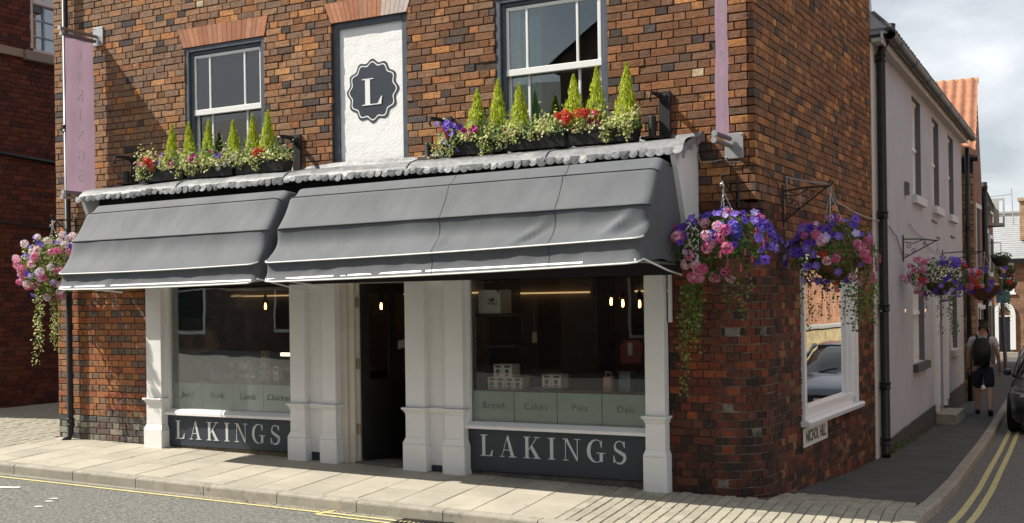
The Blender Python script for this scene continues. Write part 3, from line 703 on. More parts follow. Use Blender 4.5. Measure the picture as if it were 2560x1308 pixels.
# white lintel board over the pilasters, under the awning
MB().box(-7.34, -.84, -.10, .0, 1.995, 2.095).build('lintel_board', M_white, SHOP)
def lead_pt(x, k):
    """k runs 0..1 from the wall to the drip"""
    prof = [(.0, 3.285), (-.02, 3.235), (-.20, 3.205), (-.40, 3.178), (-.50, 3.150), (-.565, 3.10), (-.60, 3.05)]
    f = k*(len(prof)-1); i = min(int(f), len(prof)-2); t = f-i
    y = prof[i][0]+(prof[i+1][0]-prof[i][0])*t; z = prof[i][1]+(prof[i+1][1]-prof[i][1])*t
    wob = mnoise.noise(Vector((x*2.3, k*3, 5)))*.012+mnoise.noise(Vector((x*7, k*5, 9)))*.005
    sag = .014*math.sin(x*1.05+.4)
    return (x, y-wob*.6*k, z+wob+sag*k*.8)
mb = MB(); nx = 180
mb.grid([[lead_pt(-7.95+(7.95-.47)*i/nx, j/18) for j in range(19)] for i in range(nx+1)][::-1])
for i in (37, 74, 111, 148): mb.tube([tuple(np.array(lead_pt(-7.95+(7.95-.47)*i/nx, j/18))+[0, -.002, .004]) for j in range(2, 19)], .009, 6)
LEAD = mb.build('lead_flashing', M_lead, SHOP, smooth=True, at=(-4.2, -.3, 3.2))
# scalloped drip: one rounded tongue after another, dressed by hand, and a turned-down end
x = -7.93; sc = []
for v in range(3):
    m2 = MB(); r_ = .046; pts = []
    arc = [(r_*math.cos(math.pi+math.pi*i/10), .85*r_*math.sin(math.pi+math.pi*i/10)) for i in range(11)]
    out = [(-r_, .03)]+arc+[(r_, .03)]; n = len(out)
    vs = [(u, -.003-.002*math.cos(u/r_*1.5)+(v-1)*.003*(w_ < 0), w_) for u, w_ in out]+[(u, .002, w_) for u, w_ in out]+[(0, -.0065-.001*v, -.008)]
    m2.add(vs, [(i, i+1, 2*n) for i in range(n-1)]+[(n-1, 0, 2*n)]+[(i, i+n, (i+1) % n+n, (i+1) % n) for i in range(n)])
    sc.append(m2.mesh('scallop', M_lead, False))
while x < -.50:
    p = lead_pt(x, 1); s_ = R.uniform(.86, 1.08)
    inst(sc[R.randrange(3)], 'scallop', (x, p[1]+.001, p[2]+.004+R.uniform(-.006, .006)), LEAD, (R.uniform(-.30, .15), R.uniform(-.08, .08), R.uniform(-.22, .22)), (s_*1.03, 1, s_*R.uniform(.85, 1.15)))
    x += .086*s_
mb = MB(); mb.grid([[(-.475+.012*math.sin(i*2.1)+.004*j, -.6+.58*i/16, lead_pt(-.475, 1-i/16)[2]+.004-.024*j*(1+.3*math.sin(i*1.3))) for j in range(4)] for i in range(17)]); mb.build('lead_end', M_lead, SHOP, smooth=True)
# --- pilasters
def pilaster(x0, x1, zb, yf=-.12, ring=(.625, .69), pl=.38, top=2.0, wp=.024):
    at = ((x0+x1)/2, yf, zb)
    o = MB().box(x0, x1, yf, .0, ring[1], top, b=.006).build('pilaster', M_white, SHOP, at=at)
    mb = MB(); mb.box(x0-.03, x1+.03, yf-.045, .0, ring[1]-.022, ring[1], b=.004).box(x0-.018, x1+.018, yf-.03, .0, ring[1]-.04, ring[1]-.022, b=.004).box(x0-.008, x1+.008, yf-.012, 0, ring[0], ring[1]-.04, b=.004); mb.build('moulding', M_white, o)
    MB().box(x0-.002, x1+.002, yf-.004, 0, pl, ring[0], b=.005).build('pedestal', M_white, o)
    mb = MB(); w_ = wp; mb.box(x0-w_, x1+w_, yf-w_-.006, 0, zb-.02, pl-.06, b=.006)
    mb.add([(x0-w_, yf-w_-.006, pl-.06), (x1+w_, yf-w_-.006, pl-.06), (x1+w_, 0, pl-.06), (x0-w_, 0, pl-.06), (x0, yf-.003, pl), (x1, yf-.003, pl), (x1, 0, pl), (x0, 0, pl)], [(0, 1, 5, 4), (1, 2, 6, 5), (3, 0, 4, 7), (4, 5, 6, 7)])
    mb.build('plinth_block', M_white, o)
    return o
pilaster(-7.375, -7.13, .10); pilaster(-5.205, -5.005, .065); pilaster(-4.765, -4.585, .055); pilaster(-3.69, -3.455, .045); pilaster(-3.21, -2.995, .035)
pD = pilaster(-1.035, -.845, -.015, top=1.985, wp=.02)
mb = MB(); mb.box(-1.06, -.815, -.15, 0, 2.045, 2.07, b=.004).box(-1.05, -.83, -.14, 0, 2.02, 2.045, b=.004).box(-1.042, -.838, -.13, 0, 1.99, 2.02, b=.004); mb.build('capital', M_white, pD)
MB().box(-.825, -.80, -.05, 0, 1.55, 2.0, b=.003).build('edge_strip', M_white, SHOP)
for (a, b, zb) in ((-5.005, -4.765, .16), (-3.455, -3.21, .10)):
    o = MB().box(a, b, -.045, 0, zb, 2.0).build('pilaster_panel', M_white, SHOP)
    MB().box(a, b, -.075, -.045, .64, .69, b=.004).build('moulding', M_white, o); MB().box(a+.005, b-.005, -.04, 0, -.1, zb).build('base_board', M_slate_paint, o)
# --- shop windows
def shop_window(x0, x1, zs, words, letters_x, riser_b, base_m):
    at = ((x0+x1)/2, .02, 1.2)
    o = MB().box(x0, x1, .018, .024, .56, 2.1).build('shop_window', M_glass, SHOP, at=at)
    mb = MB(); mb.box(x0-.03, x0+.012, -.035, .05, .55, 2.1, b=.004).box(x1-.012, x1+.03, -.035, .05, .55, 2.1, b=.004).box(x0, x1, -.03, .05, 2.02, 2.1, b=.004); mb.build('frame', M_white, o)
    mb = MB(); mb.prism([(-.02, .563), (.05, .563), (.05, .495), (-.085, .495), (-.085, .525), (-.06, .54)], x0-.04, x1+.04, lambda u, v, d: (d, u, v)); mb.build('sill', M_whiteg, o)
    n = len(words); wd = (x1-x0-.03)/n
    for i, wo_ in enumerate(words):
        a = x0+.015+wd*i; z_ = .866
        MB().box(a+.004, a+wd-.004, .026, .0285, .563, z_).build('frosted_panel', M_frost, o)
        place_text(wo_, .098, (a+wd*.52, .0165, .725), (math.pi/2, 0, 0), M_vinyl_text, o, spacing=1.12, bold=-.0012, extrude=.0006)
    r_ = MB().box(x0-.03, x1+.03, -.028, .03, riser_b, .493).build('stall_riser', M_slate_paint, SHOP, at=((x0+x1)/2, -.03, .3))
    mb = MB(); mb.box(x0-.03, x1+.03, -.008, .03, -.15, riser_b-.006); mb.build('riser_base', base_m, r_)
    lx0, lx1, zb, h = letters_x; txt = 'LAKINGS'; wds = [glyph(c)[1]*h for c in txt]; gap = (lx1-lx0-sum(wds))/6; x = lx0
    for c, wd in zip(txt, wds):
        mb, _ = letter_mb(c, x, zb, h, lambda u, v, d: (u, -.0285-d, v)); mb.build('letter', M_letter, r_); x += wd+gap
    return o
M_moss = mat('mossy_brick', (.14, .12, .085), .95, var=.5, vscale=22, bump=1, bscale=40, tint=((.12, .13, .03), 5, .52))
shop_window(-7.115, -5.235, 0, ['Beef', 'Pork', 'Lamb', 'Chicken'], (-7.0, -5.437, .215, .212), .135, M_moss)
shop_window(-2.985, -1.045, 0, ['Bread', 'Cakes', 'Pies', 'Deli'], (-2.853, -1.275, .222, .212), .07, mat('dirty_concrete', (.10, .095, .085), .95, var=.4, vscale=10, bump=.6, bscale=50))
# --- doorway with the black door standing open inwards
mb = MB(); mb.box(-4.585, -4.50, -.03, .12, .0, 2.0).box(-4.50, -4.425, .0, .14, .05, 2.0, b=.004).box(-4.43, -4.395, .05, .16, .05, 2.0, b=.003).box(-3.72, -3.68, .02, .16, .05, 2.0).box(-4.43, -3.70, .04, .16, 1.985, 2.1); mb.build('door_frame', mat('cream_door_frame', (.62, .57, .50), .5, var=.08, vscale=5), SHOP)
MB().box(-4.42, -3.70, -.02, .35, -.05, .075).build('doorstep', mat('worn_step', (.15, .14, .12), .9, var=.3, vscale=8), SHOP)
da = math.radians(64); dc, ds = math.cos(da), math.sin(da); hx, hy = -4.392, .075
fd = lambda u, v, d: (hx+u*dc+d*ds, hy+u*ds-d*dc, v)
dm = MB(); 
for (a, b, c, d) in ((0, .10, .09, 1.975), (.66, .76, .09, 1.975), (.10, .66, 1.87, 1.975), (.10, .66, .83, .95), (.10, .66, .09, .30), (.34, .42, .95, 1.87)):
    dm.prism([(a, c), (b, c), (b, d), (a, d)], -.02, .02, fd)
dm.prism([(.10, .30), (.66, .30), (.66, .83), (.10, .83)], -.008, .008, fd)
door = dm.build('door', M_black, SHOP, at=(hx, hy, .09))
for (a, b) in ((.10, .34), (.42, .66)): m2 = MB(); m2.prism([(a, .95), (b, .95), (b, 1.87), (a, 1.87)], -.003, .003, fd); m2.build('pane', M_glass, door)
for zz in (.42, 1.12, 1.78): m2 = MB(); m2.box(-4.435, -4.385, .032, .048, zz-.055, zz+.055, b=.003); m2.tube([(-4.405, .035, zz-.055), (-4.405, .035, zz+.055)], .009); m2.build('hinge', mat('aged_brass', (.34, .27, .15), .45, metal=.8, var=.3, vscale=40), door)
m2 = MB(); m2.prism([(.46, 1.26), (.60, 1.29), (.60, 1.38), (.46, 1.35)], .005, .007, fd); m2.build('notice', mat('paper', (.55, .55, .53), .8), door)
m2 = MB(); m2.lathe([(.012, 0), (.03, .02), (.03, .045), (.0, .06)], 10, fd(.70, 1.0, .02), axis='x'); m2.build('door_knob', M_steel, door)
# --- window in the side wall
y0, y1, z0, z1 = S_WIN
mb = MB(); mb.box(-.14, .035, y0, y0+.075, z0+.03, z1, b=.006).box(-.14, .035, y1-.07, y1, z0+.03, z1, b=.006).box(-.14, .035, y0+.075, y1-.07, z1-.08, z1, b=.006).box(-.14, .012, y1-.20, y1-.07, z0+.09, z1-.08, b=.006).box(-.14, -.03, y1-.30, y1-.20, z0+.09, z1-.08, b=.006).box(-.14, .008, y0+.075, y1-.20, z0+.03, z0+.15, b=.006).box(-.16, -.075, y1-.42, y1-.30, z0+.15, z1-.08)
sw = mb.build('side_window', M_whiteg, SHOP, at=(0, (y0+y1)/2, z0))
mb = MB(); mb.prism([(-.1, z0+.03), (.075, z0+.03), (.095, z0+.012), (.085, z0-.03), (-.1, z0-.03)], y0-.06, y1+.06, lambda u, v, d: (u, d, v)); mb.build('sill', M_whiteg, sw)
MB().box(-.062, -.056, y0+.07, y1-.29, z0+.15, z1-.08).build('pane', glass('side_glass', gain=3.2, tint=(.75, .78, .78)), sw)
MB().box(-.11, -.10, y0+.02, y1, z0, z1).build('backing', mat('grey_board', (.10, .105, .10), .8), sw)
# --- inside the shop
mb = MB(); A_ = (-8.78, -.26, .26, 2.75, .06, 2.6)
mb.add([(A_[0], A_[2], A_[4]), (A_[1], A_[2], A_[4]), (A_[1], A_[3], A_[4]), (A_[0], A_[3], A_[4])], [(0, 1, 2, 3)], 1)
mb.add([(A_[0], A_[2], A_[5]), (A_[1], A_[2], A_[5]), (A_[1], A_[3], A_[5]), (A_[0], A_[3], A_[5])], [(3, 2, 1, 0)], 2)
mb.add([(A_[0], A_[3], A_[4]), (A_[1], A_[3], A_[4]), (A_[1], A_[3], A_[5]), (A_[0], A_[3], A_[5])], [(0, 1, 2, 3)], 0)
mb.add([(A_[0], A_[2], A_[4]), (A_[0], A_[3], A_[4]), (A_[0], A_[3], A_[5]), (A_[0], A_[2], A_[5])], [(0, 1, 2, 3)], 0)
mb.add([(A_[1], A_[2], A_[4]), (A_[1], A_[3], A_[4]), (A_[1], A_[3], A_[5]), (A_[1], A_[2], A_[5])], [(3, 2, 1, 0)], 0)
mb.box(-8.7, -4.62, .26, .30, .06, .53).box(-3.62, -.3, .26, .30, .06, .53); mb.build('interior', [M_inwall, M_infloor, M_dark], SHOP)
mb = MB(); mb.box(-8.6, -6.2, 2.70, 2.74, 1.895, 1.915).box(-5.6, -4.2, 2.70, 2.74, 1.88, 1.90).box(-3.9, -2.9, 2.70, 2.74, 1.86, 1.88).box(-2.3, -1.4, 2.70, 2.74, 1.86, 1.88); mb.build('strip_light', mat('warm_strip_light', (1, .8, .5), emit=((1, .62, .27), .42)), SHOP)
mb = MB(); mb.box(-7.2, -5.24, .05, .36, .845, .872).box(-2.98, -1.05, .05, .36, .845, .872); mb.build('display_shelf', M_wood, SHOP)
mb = MB(); mb.box(-7.1, -5.2, 1.2, 1.9, .06, .93).box(-3.0, -.6, 1.1, 1.8, .06, .93).box(-2.62, -2.56, 2.2, 2.7, .06, 2.2).box(-3.9, -3.84, 1.9, 2.7, .06, 2.3).box(-2.9, -2.0, 2.45, 2.7, 1.40, 1.43).box(-2.9, -2.0, 2.45, 2.7, 1.12, 1.15); mb.build('counter', mat('counter_board', (.05, .042, .035), .5), SHOP)
MB().box(-7.1, -5.2, 1.15, 1.9, .93, .965).box(-3.0, -.6, 1.05, 1.8, .93, .965).build('worktop', mat('worktop', (.12, .10, .075), .35), SHOP)
# ------------------------------------------------------------------ awnings
def awning(x0, x1, z5, z4, z3, z2, z1, label, seams, seed):
    """x0..x1 along the wall; z5..z1: heights (left, right) of hem, valance bow, lower bow, upper bow, top roll"""
    t = thing('awning', label, 'awning', ((x0+x1)/2, -.36, 2.1), 'dark fabric awnings over the shopfront')
    N_ = 110
    def prof(x):
        f = (x-x0)/(x1-x0); h = lambda z: z[0]+(z[1]-z[0])*f
        bow = .012*math.sin(math.pi*f)
        return [(-.37, h(z1)-.06), (-.62, h(z1)-.012), (-.74, h(z1)-.002), (-.885, h(z2)), (-1.10, h(z3)), (-1.285, h(z4)-bow), (-1.262, h(z4)-bow-.012), (-1.30, h(z5)-bow)]
    sub = [2, 3, 6, 14, 16, 1, 10]
    def col(x, inset):
        P = prof(x); out = []; k = 0
        for i in range(len(P)-1):
            a, b = P[i], P[i+1]; dx, dz = b[0]-a[0], b[1]-a[1]; l = math.hypot(dx, dz); nx, nz = dz/l, -dx/l
            if nx > 0: nx, nz = -nx, -nz
            for j in range(sub[i]):
                q = j/sub[i]; s = math.sin(math.pi*q)
                wr = 0
                if i >= 2:
                    v = a[1]+dz*q
                    wr = -s*(.016 if i != 4 else (.034 if seed < 5 else .068))*(1 if i != 4 else (1.5-q))                                        # cloth hollows between the bows
                    rid = mnoise.noise(Vector((x*2.6-v*1.1+seed, v*.9, seed)))*.010+mnoise.noise(Vector((x*7-v*2.5, v*2.2, seed+4)))*.0045+mnoise.noise(Vector((x*17-v*7, v*5, seed+8)))*.0016
                    wr += rid*(s**.5)*(1.0 if i in (3, 4) else .8)
                    if seed > 5 and i == 4:                                                   # the slack folds at the street-corner end
                        for (fx, fv, sl, am) in ((-.86, .45, 1.5, .045), (-.74, .6, 1.9, -.03), (-1.72, .62, 1.7, .030), (-2.6, .6, .3, .012), (-1.62, .62, 1.7, -.02)):
                            dd = (x-fx)-sl*.22*(q-fv)*-1; wr += am*math.exp(-(dd/.055)**2-((q-fv)/.27)**2)
                    if i == 6:
                        wr += .010*mnoise.noise(Vector((x*5, v*6, seed+2)))*s
                y, z = a[0]+dx*q+nx*wr, a[1]+dz*q+nz*wr
                out.append((x, y+inset*( -.6-y)*1.0, z+inset*(2.45-z)))
        a = P[-1]; out.append((x, a[0]+inset*(-.6-a[0]), a[1]+inset*(2.45-a[1]))); return out
    xs_ = [x0+(x1-x0)*i/N_ for i in range(N_+1)]
    ed = [(.0, .085), (.012, .045), (.035, .016), (.07, 0)]
    rows = [col(x0+d, s) for d, s in ed]+[col(x, 0) for x in xs_ if x0+.08 < x < x1-.08]+[col(x1-d, s) for d, s in ed[::-1]]
    mb = MB(); mb.grid(rows); mb.build('canopy', M_canopy, t, smooth=True)
    for row in (rows[0], rows[-1]):
        mb = MB(); c = (row[0][0], -.36, 2.02); n = 8
        e = [Vector(p) for p in row]; g = [[tuple(p.lerp(Vector((c[0], -.36, min(max(p.z, 1.99), 2.9))), k/n)+Vector((0, 0, -.01*math.sin(k*1.3)*(k < n)))) for k in range(n+1)] for p in e]
        mb.grid(g if row is rows[-1] else g[::-1]); mb.build('side_panel', M_canopy, t, smooth=True)
    at = lambda k: [sum(sub[:k])]
    def along(k, dy, dz, r_, m, name, lo=0, hi=None):
        i = sum(sub[:k]); pts = [(p[i][0], p[i][1]+dy, p[i][2]+dz) for p in rows]
        mb = MB(); mb.tube(pts, r_, 6); return mb.build(name, m, t)
    along(3, -.001, .001, .005, M_seam, 'bow_seam'); along(4, -.003, .0, .006, M_seam, 'bow_seam'); along(5, -.004, .004, .0075, M_piping, 'valance_piping')
    i = len(rows[0])-1
    hem = [(rows[0][0][0], -.36, z5[0]-.03)]+[rows[0][i]]+[p[i] for p in rows[2:-2:3]]+[rows[-1][i]]+[(rows[-1][0][0], -.66, z5[1]-.055), (rows[-1][0][0], -.36, z5[1]-.085)]
    mb = MB(); mb.tube(hem, .0085, 6); mb.build('hem_piping', M_piping, t)
    for xs2 in seams:
        pts = col(xs2, 0)[4:]; mb = MB(); mb.tube([(p[0]-.06*(1-k/len(pts)) , p[1]-.002, p[2]+.001) for k, p in enumerate(pts)], .0018, 5); mb.build('seam', M_seam, t)
    mb = MB(); mb.tube([(x0+.05, -1.27, z5[0]+.02), (x1-.05, -1.27, z5[1]+.02)], .018, 8); mb.build('front_bar', M_steel, t)
    for xa in (x0+.06, x1-.06):
        f = (xa-x0)/(x1-x0); mb = MB(); mb.tube([(xa, -.36, 2.08), (xa, -1.27, z5[0]+(z5[1]-z5[0])*f+.02)], .015, 8); mb.build('arm', M_steel, t)
    return t
awning(-7.49, -4.665, (1.968, 1.985), (2.135, 2.165), (2.50, 2.515), (2.825, 2.85), (2.925, 2.945), 'shorter dark grey awning at the western end of the shopfront', [], 2.0)
awning(-4.56, -.575, (1.988, 2.062), (2.172, 2.262), (2.515, 2.555), (2.845, 2.872), (2.945, 2.985), 'longer dark grey awning over the door and the corner window, with slack folds', [-2.60, -1.42], 9.0)
# ------------------------------------------------------------------ hanging banners
def banner(xb, mirrored, label, zt, zb, yo, yi):
    t = thing('hanging_banner', label, 'banner', (xb, 0, zb-.05), 'mauve banners hung from the brick front')
    mb = MB(); ny, nz_ = 10, 40
    mb.grid([[(xb+.004*math.sin(j*.5)+.006*math.sin(i*1.1+j*.1), yi+(yo-yi)*i/ny, zb+(zt-zb)*j/nz_) for i in range(ny+1)] for j in range(nz_+1)])
    mb.build('cloth', M_banner, t, smooth=True)
    for z, dz in ((zt, 1), (zb, -1)):
        mb = MB(); mb.tube([(xb, yi+.035, z), (xb, yo-.035, z)], .021, 12); mb.build('cloth_sleeve', mat('dark_banner_sleeve', (.16, .12, .15), .7), t)
        mb = MB(); zz = z+dz*.062; mb.tube([(xb, -.012, zz), (xb, yo-.06, zz)], .021, 14); mb.build('pole', mat('pole_bronze', (.28, .23, .21), .4, metal=.6), t)
        for q in (zz, z): m2 = MB(); m2.tube([(xb, yo-.06+.02*(q == z), q), (xb, yo-.078+.02*(q == z), q)], .026, 14); m2.build('end_cap', M_steel, t)
        m2 = MB(); m2.box(xb-.02, xb+.02, yo-.05, yo-.03, min(z, zz), max(z, zz)); m2.build('clip', M_steel, t)
        m3 = MB(); px_ = xb+.03; m3.box(px_-.085, px_+.085, -.016, -.004, zz-.115, zz+.115, b=.003); pl = m3.build('wall_plate', M_steel, t)
        for (a, b) in ((-.07, -.1), (.07, -.1), (-.07, .1), (.07, .1)): m4 = MB(); m4.lathe([(.0, -.022), (.009, -.020), (.009, -.014)], 8, (px_+a, 0, zz+b), axis='y'); m4.build('bolt', M_steel, pl)
    txt = 'LAKINGS'; h = .125; yc = (yo+yi)/2+.0
    for i, c in enumerate(txt):
        zc = zt-.215-(zt-.215-(zb+.215))*i/6-h/2; wd = glyph(c)[1]*h
        if mirrored: fn = lambda u, v, d: (xb+.006+d, yc-u, v)
        else: fn = lambda u, v, d: (xb+.006+d, yc+u, v)
        mb, _ = letter_mb(c, -wd/2, zc, h, fn, th=.002); mb.build('letter', M_banner_text, t)
    return t
banner(-8.25, True, 'mauve banner beside the drainpipe, its lettering seen reversed', 5.035, 3.150, -.492, -.065)
banner(-.22, False, 'mauve banner near the street corner, its white lettering reading downwards', 5.035, 3.19, -.405, -.07)
# ------------------------------------------------------------------ iron arms, pipe stubs and hooks above the fascia
for x, z1_, lb in ((-5.145, 3.64, 'black iron wall arm at the end of the western planters'), (-3.195, 3.66, 'black iron wall arm between the painted panel and the eastern planters'), (-.84, 3.68, 'black iron wall arm just below the banner near the street corner'), (-7.62, 3.60, 'black iron wall arm half hidden by shadow below the western banner')):
    t = thing('iron_bracket', lb, 'wall bracket', (x, 0, 3.25), 'black iron wall arms above the lead roof')
    mb = MB(); mb.box(x-.055, x+.055, -.03, -.003, 3.25, z1_, b=.004); mb.build('strap', M_blackiron, t)
    mb = MB(); mb.tube([(x-.01, -.03, z1_-.09), (x-.012, -.10, z1_-.05), (x-.02, -.20, z1_-.045), (x-.03, -.30, z1_-.05)], [.032, .026, .02, .016], 8); mb.build('arm', M_blackiron, t)
    mb = MB(); mb.tube([(x-.03, -.29, z1_-.05), (x-.03, -.31, z1_-.10), (x-.025, -.29, z1_-.135)], [.014, .012, .008], 8); mb.lathe([(.0, -.014), (.014, -.012), (.014, 0)], 8, (x+.012, -.03, z1_-.04), axis='y'); mb.build('hook', M_blackiron, t)
for x, z0_, z1_, lb in ((-7.71, 3.26, 3.40, 'short black pipe stub west of all the planters'), (-3.40, 3.25, 3.40, 'short black pipe stub beside the painted white panel'), (-.945, 3.26, 3.455, 'short black pipe stub east of all the planters')):
    t = thing('pipe_stub', lb, 'pipe', (x, -.07, z0_), 'black pipe stubs on the lead roof')
    mb = MB(); mb.lathe([(.0, z1_-z0_-.004), (.03, z1_-z0_-.004), (.034, z1_-z0_), (.036, z1_-z0_-.01), (.036, .02), (.045, .0)], 14, (x, -.07, z0_)); mb.build('pipe', M_blackiron, t, smooth=True)
    MB().box(x-.09, x+.09, -.14, -.0, z0_-.02, z0_+.004).build('base', mat('rusty_base', (.09, .045, .03), .8, var=.3, vscale=20), t)
# ------------------------------------------------------------------ plants
def leaf_add(mb, p, n, up, l, w_, col):
    n = Vector(n).normalized(); a = Vector(up); a = (a-n*a.dot(n)); a = a.normalized() if a.length > 1e-4 else n.orthogonal().normalized(); b = n.cross(a); p = Vector(p)
    mb.add([p, p+a*l*.5+b*w_*.5+n*.12*w_, p+a*l, p+a*l*.5-b*w_*.5+n*.12*w_], [(0, 1, 2), (0, 2, 3)], 0, col)
def rv(): 
    while True:
        v = Vector((R.uniform(-1, 1), R.uniform(-1, 1), R.uniform(-1, 1)))
        if .05 < v.length < 1: return v.normalized()
def petunia_mesh(c, c2):
    mb = MB(); n = 10; vs = [(0, 0, -.012)]+[(.011*math.cos(2*math.pi*i/n), .011*math.sin(2*math.pi*i/n), .002) for i in range(n)]
    for i in range(2*n):
        a = math.pi*i/n; r_ = .036*(1+.13*math.cos(5*a)); vs.append((r_*math.cos(a), r_*math.sin(a), .010+.005*math.sin(5*a+1)-.004*(i % 2)))
    for i in range(n): mb.add([vs[0], vs[1+i], vs[1+(i+1) % n]], [(0, 1, 2)], 0, c2)
    for i in range(n): 
        o = 1+n; mb.add([vs[1+i], vs[o+2*i], vs[o+2*i+1], vs[o+(2*i+2) % (2*n)], vs[1+(i+1) % n]], [(0, 1, 2), (0, 2, 4), (2, 3, 4)], 0, c)
    return mb.mesh('petunia_flower', M_flower, True)
def cluster_mesh(cols, r_, n, ps, name):
    mb = MB(); g = random.Random(n*7+int(r_*1000))
    for i in range(n):
        t = math.acos(1-1.75*(i+.5)/n); f = i*2.399; d = Vector((math.sin(t)*math.cos(f), math.sin(t)*math.sin(f), math.cos(t))); p = d*r_*g.uniform(.8, 1.05); c = g.choice(cols)
        a = d.orthogonal().normalized(); b = d.cross(a); ro = g.uniform(0, 3)
        for k in range(4):
            an = ro+k*math.pi/2; u = a*math.cos(an)+b*math.sin(an); w_ = d.cross(u)
            mb.add([p, p+u*ps*.7+w_*ps*.4+d*ps*.15, p+u*ps*1.15+d*ps*g.uniform(-.1, .3), p+u*ps*.7-w_*ps*.4+d*ps*.15], [(0, 1, 2, 3)], 0, tuple(min(1, q*g.uniform(.85, 1.15)) for q in c))
    return mb.mesh(name, M_flower, False)
VIO = [petunia_mesh((.17, .085, .56), (.07, .03, .25)), petunia_mesh((.24, .14, .66), (.5, .45, .75)), petunia_mesh((.12, .06, .46), (.05, .02, .2))]
LILAC = [petunia_mesh((.52, .44, .80), (.75, .7, .8))]
MAG = [petunia_mesh((.45, .03, .22), (.2, .0, .08))]
PINK = [cluster_mesh([(.75, .22, .40), (.72, .16, .34), (.85, .55, .62), (.62, .10, .26)], .042, 22, .017, 'geranium_flower'), cluster_mesh([(.80, .42, .55), (.85, .66, .70), (.70, .2, .38)], .040, 20, .018, 'geranium_flower'), cluster_mesh([(.66, .10, .27), (.74, .18, .36)], .040, 20, .017, 'geranium_flower')]
REDF = [cluster_mesh([(.58, .03, .025), (.66, .07, .03), (.5, .02, .03)], .040, 20, .018, 'geranium_flower')]
LOB = [cluster_mesh([(.05, .05, .48), (.08, .07, .55), (.03, .02, .34)], .05, 26, .013, 'lobelia_flower')]
WHT = [cluster_mesh([(.8, .75, .76), (.8, .6, .65)], .042, 20, .018, 'geranium_flower')]
fm = MB()
for k in range(5):
    a = 2*math.pi*k/5
    fm.add([(0, 0, 0), (.012*math.cos(a-.4), .012*math.sin(a-.4), .012), (.03*math.cos(a), .03*math.sin(a), .008), (.012*math.cos(a+.4), .012*math.sin(a+.4), .012)], [(0, 1, 2, 3)], 0, (.70, .08, .14))
fm.lathe([(.004, .03), (.007, .0), (.010, -.03), (.004, -.034)], 8, (0, 0, 0), col=(.55, .10, .25)); FUCH = [fm.mesh('fuchsia_flower', M_flower)]
def put_flower(kind, name, p, n, parent, s=1.0):
    q = Vector(n).to_track_quat('Z', 'Y').to_euler(); q.rotate_axis('Z', R.uniform(0, 6.28))
    return inst(R.choice(kind), name, p, parent, q, (s, s, s))
IVY = [(.10, .17, .035), (.16, .24, .05), (.07, .13, .03), (.26, .34, .09)]; VARIG = [(.58, .58, .22), (.46, .52, .14), (.66, .64, .34), (.30, .38, .08), (.18, .27, .05)]
GREEN = [(.06, .12, .022), (.09, .17, .03), (.045, .09, .018), (.13, .21, .035)]
def trail(parent, p0, ln, cols, drift=(0, 0), lw=.027, step=.03, name='trailing_stem', clump=1):
    mb = MB(); p = Vector(p0); pts = [p.copy()]; d = Vector((drift[0], drift[1], -1)).normalized(); k = 0
    while k*step < ln:
        p = p+(d*step+Vector((R.gauss(0, .006), R.gauss(0, .006), 0))); pts.append(p.copy()); k += 1
        for q in range(2*clump):
            n = rv()+Vector((-.3, -1.2, .5)); l = lw*R.uniform(.6, 1.25); off = Vector((R.gauss(0, .012+.006*clump), R.gauss(0, .010+.004*clump), R.gauss(0, .008)))
            leaf_add(mb, p+off, n, rv()+Vector((0, 0, -.6)), l, l*.95, jit(R.choice(cols)))
    mb.tube(pts[::3]+[pts[-1]], .0018, 4, 0, (.12, .10, .04)); return mb.build(name, M_leaf, parent, at=tuple(p0))
